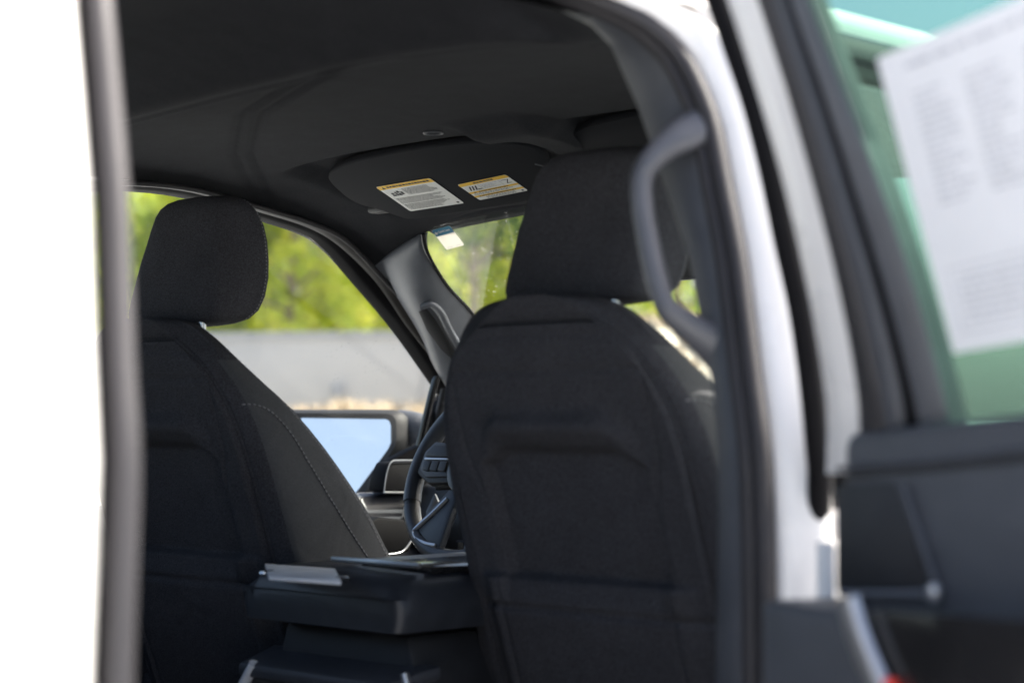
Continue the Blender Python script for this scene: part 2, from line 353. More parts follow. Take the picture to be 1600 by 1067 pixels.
# grab handle on that pillar
hp = [(1096, 196), (1068, 212), (1040, 230), (1014, 256), (1003, 282), (1004, 322), (1012, 372), (1024, 427), (1037, 470), (1048, 488), (1076, 510), (1104, 530), (1136, 556)]
off = [0.012, -0.006, -0.020, -0.033, -0.038, -0.040, -0.040, -0.040, -0.038, -0.034, -0.020, -0.006, 0.012]
HP = spline([aty(a, b, -0.235 + q) for (a, b), q in zip(hp, off)], 4)
o = tube('grab_handle', HP, lambda i: 0.0110 + 0.004 * (abs(i - 24) / 24) ** 3, lambda i: 0.0115 + 0.015 * (abs(i - 24) / 24) ** 3, 'handle_grey', truck, ref=(0, 1, 0), k=16); o['label'] = 'dark grey looped grab handle on the pillar'
# belt slide on the inner edge

# ---- windshield and its surroundings
def ws_pt(x, v):
    a = abs(x) / 0.62
    top = V((x * 0.97, 0.748 - 0.004 * a * a, 1.824 - 0.028 * a * a)); bot = V((x * 1.32, 1.46 - 0.19 * a * a, 1.27 + 0.06 * a * a))
    p = top.lerp(bot, v); p.z += 0.03 * math.sin(math.pi * v); return p
grid('windshield', lambda u, v: ws_pt(lerp(-0.62, 0.62, u), v), 24, 16, 'windshield_glass', truck)['label'] = 'clear windshield with dust specks'
grid('windshield_header_trim', lambda u, v: V((lerp(-0.62, 0.62, u), lerp(0.735, 0.775, v), ws_pt(lerp(-0.62, 0.62, u), 0).z + lerp(0.012, -0.004, v))), 24, 3, 'headliner', truck, thick=0.006)
def a_pillar(sx):
    W = spline([V((-0.772, 0.728, 1.742)), V((-0.788, 0.80, 1.694)), V((-0.805, 0.90, 1.604)), V((-0.82, 0.965, 1.529)), V((-0.845, 1.09, 1.42)), V((-0.87, 1.18, 1.32))][:5], 8)
    S = spline([atx(655, 368, -0.607), atx(662, 398, -0.620), atx(692, 448, -0.654), atx(740, 503, -0.704), V((-0.765, 1.13, 1.50)), V((-0.82, 1.27, 1.37))][:5], 8)
    def f(u, v):
        i = v * (len(W) - 1); k = min(int(i), len(W) - 2); a = W[k].lerp(W[k + 1], i - k); b = S[k].lerp(S[k + 1], i - k)
        p = a.lerp(b, u); p += V((0.25, -0.8, -0.25)).normalized() * 0.030 * math.sin(math.pi * u) ** 0.8
        if u > 0.999: p += V((0.0, 0.010, 0))
        xr = lerp(-0.775, -0.618, u); r0 = V((xr, 0.748, z_head(xr, 0.752) + 0.001)); k_ = sstep(0.0, 0.42, v)
        if u > 0.999: r0 += V((0, 0.010, 0))
        p = r0.lerp(p, k_)
        return V((p.x * -sx, p.y, p.z))
    t = grid('windshield_pillar_trim', f, 20, 32, 'pillar_plastic', truck)
    t['label'] = 'grey plastic trim on the slanted windshield pillar'
    def onp(px, py):
        b = bvh_of(t); h = b.ray_cast(CAM, ray(px, py)); return h[0], h[1]
    if sx < 0:
        b = bvh_of(t); pts = []
        for q in [(662, 478), (676, 474), (690, 486), (702, 510), (716, 534), (733, 556), (746, 574)]:
            h = b.ray_cast(CAM, ray(*q))
            if h[0] is not None: pts.append(h[0] + V((0.5, -0.8, -0.2)).normalized() * 0.012)
        if len(pts) > 2: tube('assist_handle', spline(pts, 5), 0.0065, 0.009, 'pillar_plastic', t, k=12)
        pts = []
        for q in [(655, 486), (668, 482), (682, 500), (700, 530), (722, 562), (732, 580), (712, 565), (690, 545), (668, 515)]:
            h = b.ray_cast(CAM, ray(*q))
            if h[0] is not None: pts.append(h[0] + V((0.5, -0.8, -0.2)).normalized() * 0.003)
        if len(pts) > 4: prism('handle_pad', pts, V((0.5, -0.8, -0.2)).normalized() * 0.004, 'black_plastic', t, bevel=0.0015)
    tube('windshield_frit', [V((p.x * -sx, p.y, p.z)) + V((0.002 * -sx, 0.008, 0.003)) for p in S], 0.003, 0.005, 'gloss_black', t, k=8)
    return t
a_pillar(-1); a_pillar(1)
for sx in (-1, 1):
    rows = [[V((sx * 0.80, 0.70, 1.80)), V((sx * 0.70, 0.75, 1.80))], [V((sx * 0.86, 0.95, 1.62)), V((sx * 0.79, 0.97, 1.60))], [V((sx * 0.95, 1.25, 1.36)), V((sx * 0.88, 1.27, 1.36))]]
    side_strip('windshield_pillar', rows, 'white_paint', thick=0.03)

# ---- sun visors
PV = V((0, 0.47, 1.858)); NV = V((0, 0.065, 0.15)).normalized()
out = spline([atp(*q, PV, NV) for q in [(512, 276), (528, 298), (556, 318), (596, 330), (622, 339), (650, 343), (740, 330), (838, 313), (856, 296), (856, 258), (838, 234), (800, 224), (740, 223), (670, 230), (600, 242), (540, 257)]], 4, True)
visor = prism('sun_visor', out, NV * 0.016, 'visor_vinyl', truck, bevel=0.005, seg=3); visor['label'] = 'black sun visor folded up, with two warning labels'
box('visor_pivot', V((-0.575, 0.60, 1.818)), (0.05, 0.03, 0.014), 'black_plastic', visor, bevel=0.005)
tube('visor_clip', [V((-0.075, 0.50, 1.85)), V((-0.062, 0.51, 1.846)), V((-0.05, 0.52, 1.848))], 0.006, 0.005, 'grey_plastic', truck)
def quadframe(q):       # top-left, top-right, bottom-right, bottom-left pixels on the visor's underside -> origin at bottom-left
    P = [atp(*k, PV - NV * 0.0012, NV) for k in q]; ex = ((P[1] - P[0]) + (P[2] - P[3])) / 2; ey = ((P[0] - P[3]) + (P[1] - P[2])) / 2
    ctr = sum(P, V()) / 4; return ctr - ex / 2 - ey / 2, ex, ey
def rrect(r, asp):
    pts = []
    for cx, cy, a0 in ((1 - r / asp, 1 - r, 0), (r / asp, 1 - r, 90), (r / asp, r, 180), (1 - r / asp, r, 270)):
        for k in range(4): a = R(a0 + 30 * k); pts.append((cx + r / asp * math.cos(a), cy + r * math.sin(a)))
    return pts
s = Sheet(*quadframe([(588, 292), (670, 279), (727, 317), (640, 331)]), -NV)
s.poly(rrect(0.05, 1.6), 0, 0); s.poly([(0.0, 0.86), (1, 0.86), (1, 0.95), (0.97, 1.0), (0.03, 1.0), (0, 0.95)], 1, 1)
s.poly([(0.07, 0.885), (0.13, 0.885), (0.10, 0.975)], 2, 2); s.words(0.16, 0.94, 0.905, 0.955, 2, 2, (0.03, 0.08))
for a, b, c_, d in [(0.10, 0.66, 0.145, 0.72), (0.09, 0.60, 0.16, 0.65), (0.17, 0.60, 0.20, 0.74), (0.21, 0.60, 0.26, 0.67), (0.22, 0.70, 0.26, 0.77), (0.27, 0.62, 0.31, 0.72)]: s.rect(a, b, c_, d, 2, 2)
for i in range(7): s.words(0.36, 0.95, 0.80 - i * 0.036, 0.815 - i * 0.036, 2, 2, (0.02, 0.06), 0.012, random.uniform(0.75, 1))
for i in range(6): s.words(0.06, 0.95, 0.49 - i * 0.036, 0.505 - i * 0.036, 2, 2, (0.02, 0.06), 0.012, random.uniform(0.7, 1))
for i in range(6): s.words(0.06, 0.95, 0.25 - i * 0.036, 0.265 - i * 0.036, 2, 2, (0.02, 0.06), 0.012, random.uniform(0.6, 1))
s.rect(0.91, 0.05, 0.95, 0.10, 2, 2)
s.build('warning_label', ['label_white', 'label_yellow', 'ink'], visor)['label'] = 'large white warning label with one yellow header'
s = Sheet(*quadframe([(714, 288), (790, 274), (825, 297), (750, 314)]), -NV)
s.poly(rrect(0.06, 1.9), 0, 0); s.poly([(0.0, 0.84), (1, 0.84), (1, 0.93), (0.97, 1.0), (0.03, 1.0), (0, 0.93)], 1, 1)
s.rect(0.0, 0.40, 1, 0.49, 1, 1); s.rect(0.0, 0.17, 1, 0.26, 1, 1)
s.words(0.3, 0.7, 0.89, 0.95, 2, 2, (0.03, 0.07)); s.words(0.2, 0.8, 0.425, 0.465, 2, 2); s.words(0.15, 0.85, 0.195, 0.235, 2, 2)
for vv in (0.415, 0.185): s.poly([(0.09, vv), (0.14, vv), (0.115, vv + 0.065)], 2, 2)
for a in (0.08, 0.14, 0.20): s.poly([(a, 0.56), (a + 0.03, 0.56), (a + 0.09, 0.78), (a + 0.06, 0.78)], 2, 2)
s.rect(0.245, 0.56, 0.33, 0.60, 2, 2); s.rect(0.34, 0.53, 0.345, 0.82, 2, 2); s.rect(0.76, 0.53, 0.765, 0.82, 2, 2)
s.poly([(0.80, 0.76), (0.92, 0.76), (0.84, 0.58), (0.94, 0.58), (0.94, 0.60), (0.87, 0.60), (0.95, 0.78), (0.80, 0.78)], 2, 2)
for i in range(5): s.words(0.38, 0.74, 0.77 - i * 0.05, 0.79 - i * 0.05, 3, 2, (0.02, 0.06), 0.014, random.uniform(0.6, 1))
for i in range(2): s.words(0.06, 0.95, 0.35 - i * 0.05, 0.37 - i * 0.05, 2, 2, (0.02, 0.06), 0.014, random.uniform(0.7, 1))
for i in range(3): s.words(0.2, 0.8, 0.13 - i * 0.045, 0.148 - i * 0.045, 2, 2, (0.02, 0.06), 0.014)
s.rect(0.91, 0.05, 0.95, 0.12, 2, 2)
s.build('warning_label', ['label_white', 'label_yellow', 'ink', 'ink_grey'], visor)['label'] = 'small white warning label with three yellow bands'
prism('passenger_visor', [V((-p.x, p.y, p.z)) for p in out], NV * 0.016, 'visor_vinyl', truck, bevel=0.005)

# rear-view mirror hanging from the windshield
rv = prism('rear_view_mirror', [V((0.0 + 0.13 * math.copysign(abs(math.cos(a)) ** 0.5, math.cos(a)), 0.74, 1.70 + 0.038 * math.copysign(abs(math.sin(a)) ** 0.6, math.sin(a)))) for a in [2 * math.pi * k / 28 for k in range(28)]], V((0, 0.035, 0.0)), 'black_plastic', truck, bevel=0.01)
tube('mirror_stem', [V((0, 0.77, 1.70)), V((0, 0.80, 1.735)), V((0, 0.83, 1.76))], 0.013, 0.013, 'black_plastic', rv)

# ---- driver's door (far side): frame, seals, glass, trim
XI = lambda z: -(0.865 - 0.25 * (z - 1.4))
wpx = [(120, 300), (205, 297), (300, 308), (400, 338), (480, 364), (519, 390), (564, 440), (625, 513), (677, 586), (700, 620)]
def onside(px, py, off=0.0):
    p = atx(px, py, -0.8)
    for _ in range(4): p = atx(px, py, XI(p.z) + off)
    return p
ddoor = empty('driver_door', (0, 0, 0), truck)
win = spline([onside(*q) for q in wpx], 6)
nin = lambda i: (1, 0, 0.25)
epx = [(120, 294), (205, 291), (300, 301), (400, 330), (480, 355), (530, 384), (587, 440), (633, 505), (678, 564), (702, 598)]
tpx = [(120, 288), (205, 286), (302, 296), (404, 324), (488, 350), (542, 377), (603, 440), (652, 494), (688, 552), (716, 586)]
def ribbon(name, A, B, oa, ob, m, depth=0.02):
    PA = spline([onside(*q, oa) for q in A], 6); PB = spline([onside(*q, ob) for q in B], 6); L = []
    for p, q in zip(PA, PB):
        d = V((-depth, 0, 0)); L.append([p, p.lerp(q, 0.2) + V((0.004, 0, 0)), p.lerp(q, 0.8) + V((0.004, 0, 0)), q, q + d, p + d])
    return loft(name, L, m, ddoor, angle=40)
ribbon('window_frame', wpx, epx, 0.0, 0.012, 'frame_black', 0.03)
ribbon('door_seal', epx, tpx, 0.016, 0.030, 'brown_seal', 0.03)
tube('seal_edge', spline([onside(*q, 0.032) for q in tpx], 6), 0.005, 0.005, 'rubber', ddoor, ref=nin, k=8)
grid('window_glass', lambda u, v: V((-(0.885 - 0.25 * (lerp(1.25, 1.86, v) - 1.4)), lerp(-0.22, 1.10, u), lerp(1.25, 1.86, v))), 6, 6, 'clear_glass', ddoor)
tube('window_divider', [onside(683, 586), onside(674, 618), onside(664, 660), onside(655, 700)], 0.010, 0.007, 'gloss_black', ddoor, ref=nin)
tube('window_channel', [onside(700, 592), onside(688, 640), onside(676, 700)], 0.010, 0.010, 'rubber', ddoor, ref=nin)
# upper trim ledge and door card
def card(u, v):
    y = lerp(-0.2, 1.12, u); prof = [(-0.895, 1.262), (-0.86, 1.272), (-0.835, 1.266), (-0.822, 1.245), (-0.815, 1.20), (-0.80, 1.165), (-0.77, 1.15), (-0.745, 1.12), (-0.75, 1.05), (-0.80, 1.0), (-0.81, 0.6)]
    k = v * (len(prof) - 1); i = min(int(k), len(prof) - 2); a, b = prof[i], prof[i + 1]; t = k - i
    return V((lerp(a[0], b[0], t), y, lerp(a[1], b[1], t) + 0.01 * (y - 0.4)))
grid('door_trim', card, 20, 40, 'grey_plastic', ddoor)
grid('door_skin', lambda u, v: V((-1.015 + 0.02 * v, lerp(-0.2, 1.2, u), lerp(0.5, 1.27, v))), 4, 6, 'white_paint', ddoor, thick=0.01)
# speaker pod at the front corner of the door card
prism('door_sail', [atx(*q, -0.86) for q in [(604, 724), (640, 704), (664, 694), (674, 650), (700, 610), (800, 600), (800, 800), (596, 776)]], V((-0.03, 0, 0)), 'frame_black', ddoor, bevel=0.004)
pod = prism('speaker_pod', [atx(*q, -0.80) for q in [(598, 768), (604, 738), (612, 722), (655, 720), (660, 768)]], V((-0.06, 0.01, 0)), 'frame_black', ddoor, bevel=0.006)
tube('pod_trim', spline([atx(*q, -0.797) for q in [(600, 768), (604, 740), (611, 722), (622, 719), (656, 719)]], 4), 0.0014, 0.0014, 'satin_silver', ddoor, k=6)
tube('pod_base_trim', [atx(*q, -0.797) for q in [(600, 769), (656, 770)]], 0.0022, 0.0022, 'satin_silver', ddoor, k=6)

# door mirror outside that window
mir = empty('door_mirror', (0, 0, 0), truck)
MN = V((0.36, -0.92, 0.165)).normalized(); MP = aty(555, 700, 1.03)
gpts = [(470, 653), (606, 655), (611, 661), (611, 694), (606, 703), (560, 766), (550, 775), (470, 775)]
gl3 = [atp(a, b, MP, MN) for a, b in gpts]
hpts = [atp(a, b, MP - MN * 0.012, MN) for a, b in [(430, 650), (434, 643), (442, 640), (500, 640), (560, 640), (614, 640), (626, 643), (633, 650), (635, 662), (635, 690), (630, 706), (612, 734), (590, 768), (572, 798), (562, 804), (545, 806), (450, 806), (434, 800), (430, 790)]]
# housing: a rim around the glass and a rounded bowl in front of it
def ringpts(pts, k): return resample(pts + [pts[0]], sum((a - b).length for a, b in zip(pts, pts[1:] + [pts[0]])) / k)[:k]
ro = ringpts(hpts, 60); gp = spline(gl3, 4, True)
cg = sum(gl3, V()) / len(gl3)
def nearest_dir(p): return (p - cg)
ri = []
for p in ro:
    d = p - cg; best = None
    for a, b in zip(gl3, gl3[1:] + [gl3[0]]):
        e1 = (a - cg); e2 = (b - cg); nrm = MN; A1 = e1.cross(d).dot(nrm); A2 = d.cross(e2).dot(nrm)
        if (A1 >= 0) == (A2 >= 0):
            e = b - a; q = e.cross(nrm); t = (a - cg).dot(q) / d.dot(q) if abs(d.dot(q)) > 1e-9 else -1
            if t > 0 and (best is None or t < best): best = t
    ri.append(cg + d * (best or 0.9))
BD = V((-0.35, 0.93, -0.12)).normalized(); cb = cg + BD * 0.10
loft('mirror_housing', [[p - MN * 0.004 for p in ri], [p + MN * 0.010 for p in ri], [p.lerp(q, 0.5) + MN * 0.016 for p, q in zip(ri, ro)], [p + MN * 0.002 for p in ro], [p.lerp(cg, 0.02) + BD * 0.03 for p in ro], [p.lerp(cg, 0.14) + BD * 0.065 for p in ro], [p.lerp(cg, 0.4) + BD * 0.09 for p in ro], [p.lerp(cg, 0.95) + BD * 0.10 for p in ro]], 'mirror_black', mir, cap=False)
prism('mirror_pane', [p + MN * 0.001 for p in gl3], -MN * 0.003, 'mirror_glass', mir)['label'] = 'mirror glass reflecting pale sky'
arm = [atp(622, 668, MP - MN * 0.05, MN), atp(650, 672, MP - MN * 0.05, MN), atp(690, 690, MP - MN * 0.07, MN), atp(720, 705, MP - MN * 0.09, MN)]
tube('mirror_arm', spline(arm, 5), 0.040, 0.028, 'grey_plastic', mir, ref=(0, 0, 1), k=16)

# ---- port side behind the driver's door, closed: keeps the cab a cab
side_strip('rear_door_port', [[V((-1.015, y, 0.5)), V((-1.0, y, 1.27))] for y in (-1.45, -0.9, -0.22)], 'white_paint', thick=0.01)
side_strip('port_door_card', [[V((-0.83, y, 0.6)), V((-0.83, y, 1.27)), V((-0.99, y, 1.28))] for y in (-1.45, -0.9, -0.2)], 'black_plastic')
side_strip('port_middle_pillar', [[V((-0.90, y, 1.26)), V((-0.76, y, 1.85))] for y in (-0.30, -0.10)], 'black_plastic', thick=0.04)
side_strip('port_rear_pillar', [[V((-0.92, y, 1.26)), V((-0.77, y, 1.86))] for y in (-1.45, -1.0)], 'black_plastic', thick=0.04)
side_strip('port_window_glass', [[V((-0.93, y, 1.26)), V((-0.79, y, 1.85))] for y in (-1.0, -0.3)], 'dark_glass')
box('port_roof_rail', (-0.79, -0.25, 1.872), (0.08, 2.0, 0.05), 'white_paint', truck, bevel=0.015)
box('starboard_roof_rail', (0.80, 0.30, 1.886), (0.055, 0.95, 0.035), 'white_paint', truck, bevel=0.012)
side_strip('cab_back_wall', [[V((x, -1.45, 0.5)), V((x, -1.42, 1.40))] for x in (-1.0, 0, 1.0)], 'black_plastic', thick=0.03)
side_strip('back_window', [[V((x, -1.42, 1.40)), V((x * 0.85, -1.30, 1.86))] for x in (-0.9, 0, 0.9)], 'dark_glass')
for sx in (-1, 1):
    box('bed_side', (sx * 0.965, -2.45, 0.96), (0.09, 1.9, 0.80), 'white_paint', truck, bevel=0.03, seg=4)
    box('bed_rail', (sx * 0.965, -2.45, 1.372), (0.10, 1.88, 0.03), 'black_plastic', truck, bevel=0.01)
box('bed_floor', (0, -2.45, 0.72), (1.84, 1.88, 0.06), 'black_plastic', truck, bevel=0.01)
box('tailgate', (0, -3.42, 0.99), (1.84, 0.07, 0.72), 'white_paint', truck, bevel=0.03)
box('cab_floor', (0, -0.1, 0.58), (1.9, 2.7, 0.05), 'carpet', truck, bevel=0.01)
box('rear_bench', (0, -0.98, 0.87), (1.45, 0.50, 0.22), 'fabric', truck, bevel=0.05, seg=4)
box('rear_bench_back', (0, -1.28, 1.20), (1.45, 0.16, 0.70), 'fabric', truck, bevel=0.05, seg=4)

# ---- front passenger door, closed, seen past the open one
fdoor = empty('passenger_door', (0, 0, 0), truck)
zl = [0.5, 0.8, 1.1, 1.25, 1.30, 1.335]
side_strip('door_skin', [[V((X_OUT(z) - 0.006, y, z)) for z in zl] for y in (-0.195, 0.1, 0.5, 0.9, 1.2)], 'white_paint', fdoor, thick=0.01)
tube('window_sill_seal', [V((X_OUT(1.335) - 0.004, -0.19, 1.338)), V((X_OUT(1.335) - 0.004, 1.15, 1.338))], 0.010, 0.012, 'rubber', fdoor)
side_strip('pillar_applique', [[V((X_OUT(z) - 0.001, y, z)) for z in (1.34, 1.395, 1.46, 1.53, 1.59, 1.66, 1.722, 1.76, 1.80, 1.83)] for y in (-0.185, -0.15, -0.115)], 'frame_black', fdoor, thick=0.008)
zg = [1.335, 1.45, 1.6, 1.75, 1.835]
side_strip('window_glass', [[V((X_OUT(z) - 0.03, y, z)) for z in zg] for y in (-0.12, 0.2, 0.5, 0.75)], 'front_glass', fdoor)
side_strip('window_glass', [[V((X_OUT(z) - 0.03, y, z)) for z in (1.335, 1.45, 1.55)] for y in (0.75, 0.98)], 'front_glass', fdoor)
tube('window_frame', spline([V((X_OUT(z) - 0.022, y, z)) for y, z in [(-0.155, 1.33), (-0.150, 1.5), (-0.148, 1.72), (-0.13, 1.815), (-0.08, 1.835), (0.1, 1.84), (0.35, 1.825), (0.6, 1.76), (0.85, 1.60), (1.1, 1.40)]], 6), 0.018, 0.030, 'gloss_black', fdoor, ref=(1, 0, 0))
tube('frame_top', spline([V((X_OUT(z) - 0.020, y, z)) for y, z in [(-0.18, 1.845), (0.0, 1.858), (0.3, 1.848), (0.55, 1.80), (0.8, 1.66)]], 6), 0.016, 0.016, 'white_paint', fdoor, ref=(1, 0, 0))
side_strip('door_card', [[V((0.83, y, 0.6)), V((0.83, y, 1.25)), V((0.90, y, 1.30)), V((0.98, y, 1.30))] for y in (-0.12, 0.4, 1.12)], 'black_plastic', fdoor)

# ---- dashboard
def dash(u, v):
    x = lerp(-0.83, 0.83, u)
    prof = [(1.50, 1.245), (1.30, 1.262), (1.10, 1.268), (0.97, 1.255), (0.925, 1.23), (0.905, 1.18), (0.92, 1.12), (0.90, 1.05), (0.93, 0.95), (1.0, 0.8), (1.1, 0.6)]
    k = v * (len(prof) - 1); i = min(int(k), len(prof) - 2); a, b = prof[i], prof[i + 1]; t = k - i
    y = lerp(a[0], b[0], t); z = lerp(a[1], b[1], t)
    hood = sstep(-0.83, -0.77, x) * sstep(-0.20, -0.28, x); z += 0.06 * hood * sstep(1.2, 1.0, y) * sstep(1.1, 1.22, z); y -= 0.04 * hood * sstep(1.05, 1.2, z)
    return V((x, y, z))
dsh = grid('dashboard', dash, 60, 60, 'black_plastic', truck)
q = [atx(*k, -0.66) for k in [(636, 838), (660, 838), (672, 850), (670, 878), (640, 880), (624, 864)]]
tube('dash_trim', spline([atx(*k, -0.66) for k in [(655, 826), (642, 846), (628, 862), (606, 866)]], 5), 0.0022, 0.0022, 'satin_silver', dsh, k=8)
prism('dash_end_panel', [atx(*k, -0.70) for k in [(572, 818), (592, 808), (632, 812), (650, 830), (640, 862), (600, 868), (572, 864)]], V((-0.05, 0.02, 0)), 'frame_black', dsh, bevel=0.006)
vent = prism('air_vent', [V((-0.60 + dx, 0.872, 1.16 + dz)) for dx, dz in [(-0.06, -0.04), (0.06, -0.04), (0.06, 0.04), (-0.06, 0.04)]], V((0, 0.04, 0)), 'gloss_black', dsh, bevel=0.008)
for k in range(3): box('vent_slat', V((-0.60, 0.870, 1.135 + 0.025 * k)), (0.105, 0.008, 0.004), 'grey_plastic', dsh, bevel=0.001)
for sx in (-1, 1):
    box('cowl_side', (sx * 0.86, 1.36, 0.95), (0.06, 0.62, 0.78), 'black_plastic', truck, bevel=0.02)
box('firewall', (0, 1.55, 0.92), (1.7, 0.06, 0.68), 'black_plastic', truck, bevel=0.01)
grid('cowl_panel', lambda u, v: V((lerp(-0.95, 0.95, u), lerp(1.40, 1.75, v), 1.27 - 0.03 * v)), 4, 4, 'black_plastic', truck)
def hood(u, v):
    x = lerp(-0.95, 0.95, u); y = lerp(1.70, 3.0, v); return V((x, y, 1.25 - 0.05 * v - 0.05 * abs(x) ** 4 + 0.03 * sstep(0.5, 0.62, abs(x))))
grid('hood_panel', hood, 40, 16, 'white_paint', truck, thick=0.01)

# ---- steering wheel
st = empty('steering_wheel', (0, 0, 0), truck); st['label'] = 'black leather steering wheel with thumb buttons'
TL = R(25); SU = V((0, math.sin(TL), math.cos(TL))); SX = V((1, 0, 0)); SN = SX.cross(SU).normalized()     # SN forward... made to face the driver below
if SN.y > 0: SN = -SN
S0 = V((-0.42, 0.71, 1.330)); RW = 0.172
def wpt(a, r, n=0.0): return S0 + SX * (r * math.cos(a)) + SU * (r * math.sin(a)) + SN * n
ring = [wpt(2 * math.pi * k / 96, RW) for k in range(96)]
def arc(a0, a1, n=24): return [wpt(R(lerp(a0, a1, k / n)), RW) for k in range(n + 1)]
def rimprof(path): return lambda i: SN
def rim_piece(a0, a1, rr, name, m):
    P = arc(a0, a1, max(6, int(abs(a1 - a0) / 4)))
    return tube(name, P, rr, rr * 0.92, m, st, ref=tuple(SN), k=16)
rim_piece(-28, 203, 0.0178, 'rim', 'leather'); rim_piece(207, 328, 0.0172, 'rim', 'leather')
rim_piece(202.6, 207.4, 0.0158, 'rim_joint', 'black_plastic'); rim_piece(327.5, 332.5, 0.0158, 'rim_joint', 'black_plastic')
# baseball stitching on the inner side of the rim
P = [wpt(R(a), RW - 0.0168, 0.004) for a in [188 + k for k in range(0, 36)]]
vs_ = []; fs = []
for i, (a, b) in enumerate(zip(P[::1], P[1::1])):
    for sgn in (1, -1):
        c0 = a + SN * 0.005 * sgn; c1 = b - SN * 0.001 * sgn; d = (S0 - a).normalized() * 0.002; k = len(vs_); wv = (b - a).normalized() * 0.0006
        vs_ += [c0 + d - wv, c0 + d + wv, c1 + d + wv, c1 + d - wv]; fs.append((k, k + 1, k + 2, k + 3))
o = mesh('rim_stitching', vs_, fs, 'thread', st); o['kind'] = 'stuff'
def wprism(name, pts, th, m, n0=0.0, bevel=0.004, parent=st): return prism(name, [S0 + SX * a + SU * b + SN * n0 for a, b in pts], SN * th, m, parent, bevel=bevel)
wprism('hub', [(0.058 * math.cos(a) * 1.05, 0.056 * math.sin(a) - 0.005) for a in [2 * math.pi * k / 24 for k in range(24)]], 0.045, 'leather', -0.01, 0.015)
for sg in (-1, 1):
    wprism('side_spoke', [(sg * 0.05, 0.040), (sg * 0.115, 0.050), (sg * 0.158, 0.034), (sg * 0.160, -0.012), (sg * 0.120, -0.032), (sg * 0.05, -0.03)], 0.022, 'black_plastic', -0.008, 0.006)
    pod = wprism('button_pod', [(sg * 0.062, 0.046), (sg * 0.128, 0.050), (sg * 0.147, 0.030), (sg * 0.146, -0.006), (sg * 0.122, -0.022), (sg * 0.062, -0.020)], 0.006, 'grey_plastic', 0.014, 0.002)
    wprism('thumb_button', [(sg * 0.072, 0.040), (sg * 0.122, 0.042), (sg * 0.137, 0.026), (sg * 0.137, 0.018), (sg * 0.072, 0.018)], 0.005, 'black_plastic', 0.0195, 0.0015)
    wprism('button_bar', [(sg * 0.072, 0.0155), (sg * 0.138, 0.0155), (sg * 0.138, 0.0115), (sg * 0.072, 0.0115)], 0.005, 'satin_silver', 0.0195, 0.001)
    for k in range(3):
        a = 0.072 + 0.0225 * k
        wprism('thumb_button', [(sg * a, 0.009), (sg * (a + 0.020), 0.009), (sg * (a + 0.020 - (0.004 if k == 2 else 0)), -0.010), (sg * a, -0.012)], 0.005, 'black_plastic', 0.0195, 0.0015)
    wprism('lower_spoke', [(sg * 0.028, -0.045), (sg * 0.055, -0.04), (sg * 0.112, -0.112), (sg * 0.100, -0.142), (sg * 0.06, -0.158), (sg * 0.03, -0.160)], 0.016, 'leather', -0.004, 0.005)
    tube('spoke_trim', spline([S0 + SX * a * sg + SU * b + SN * 0.014 for a, b in [(0.050, -0.062), (0.078, -0.094), (0.104, -0.120), (0.110, -0.132), (0.098, -0.143), (0.070, -0.152), (0.040, -0.155)]], 4), 0.0042, 0.003, 'satin_silver', st, k=8)
tube('steering_column', [S0 - SN * 0.005, S0 - SN * 0.16, S0 - SN * 0.30], lambda i: [0.045, 0.058, 0.06][i], lambda i: [0.045, 0.05, 0.06][i], 'black_plastic', st, ref=(1, 0, 0), k=20)
stalk = tube('stalk', [S0 - SN * 0.07 + SX * -0.05, S0 - SN * 0.06 + SX * -0.12 + SU * -0.005, S0 - SN * 0.055 + SX * -0.17 + SU * -0.01], 0.008, 0.006, 'black_plastic', st, ref=(0, 0, 1), k=10)
wprism('paddle', [(-0.150, -0.03), (-0.128, -0.05), (-0.126, -0.085), (-0.140, -0.095), (-0.157, -0.07)], 0.008, 'grey_plastic', -0.045, 0.003)

# =================================================================== FRONT SEATS
YBK = lambda z: 0.003 + 0.32 * (1.556 - z)
WED = lambda z: interp(z, [(0.90, 0.288), (1.06, 0.280), (1.21, 0.255), (1.33, 0.249), (1.40, 0.242), (1.44, 0.231), (1.472, 0.213), (1.500, 0.195), (1.525, 0.175), (1.545, 0.158), (1.560, 0.139), (1.570, 0.119), (1.576, 0.099), (1.580, 0.078), (1.583, 0.05)])
YFB = lambda z: interp(z, [(0.90, 0.50), (1.06, 0.43), (1.206, 0.336), (1.279, 0.293), (1.36, 0.228), (1.44, 0.158), (1.488, 0.110), (1.525, 0.080), (1.545, 0.068), (1.560, 0.061), (1.570, 0.056), (1.576, 0.051), (1.580, 0.046), (1.583, 0.038)])
def smooth3(f): return lambda z: (f(z) + f(z - 0.016 * sstep(1.58, 1.54, z)) + f(min(1.583, z + 0.016 * sstep(1.58, 1.54, z)))) / 3
WED = smooth3(WED); YFB = smooth3(YFB)
SEAMW = 0.214
def back_half(z, f=1.0):
    yb, wd, yf = YBK(z), WED(z), YFB(z); th = yf - yb; top = sstep(1.50, 1.575, z)
    c1 = min(wd * 0.86, SEAMW * 1.0) * (1 - 0.30 * top)
    inner = wd - min(0.09, wd * 0.45)
    return [(0, yb + 0.024 - top * 0.018), (c1 * 0.5, yb + 0.024 - top * 0.018), (c1 * 0.85, yb + 0.018 - top * 0.012), (c1, yb + 0.004 + top * 0.004), (lerp(c1, wd, 0.55), yb + 0.010 + top * 0.012), (lerp(c1, wd, 0.94), yb + min(0.028, th * 0.3) + top * 0.012), (wd + 0.002, yb + th * 0.45), (wd, yb + th * 0.70),
            (wd - 0.006, yf - min(0.02, th * 0.15)), (wd - 0.022, yf - 0.002), (wd - 0.045, yf - 0.004), (inner, lerp(yf, yb + 0.10, 0.45)), (inner * 0.6, min(yf, yb + 0.105)), (0, min(yf, yb + 0.10))]
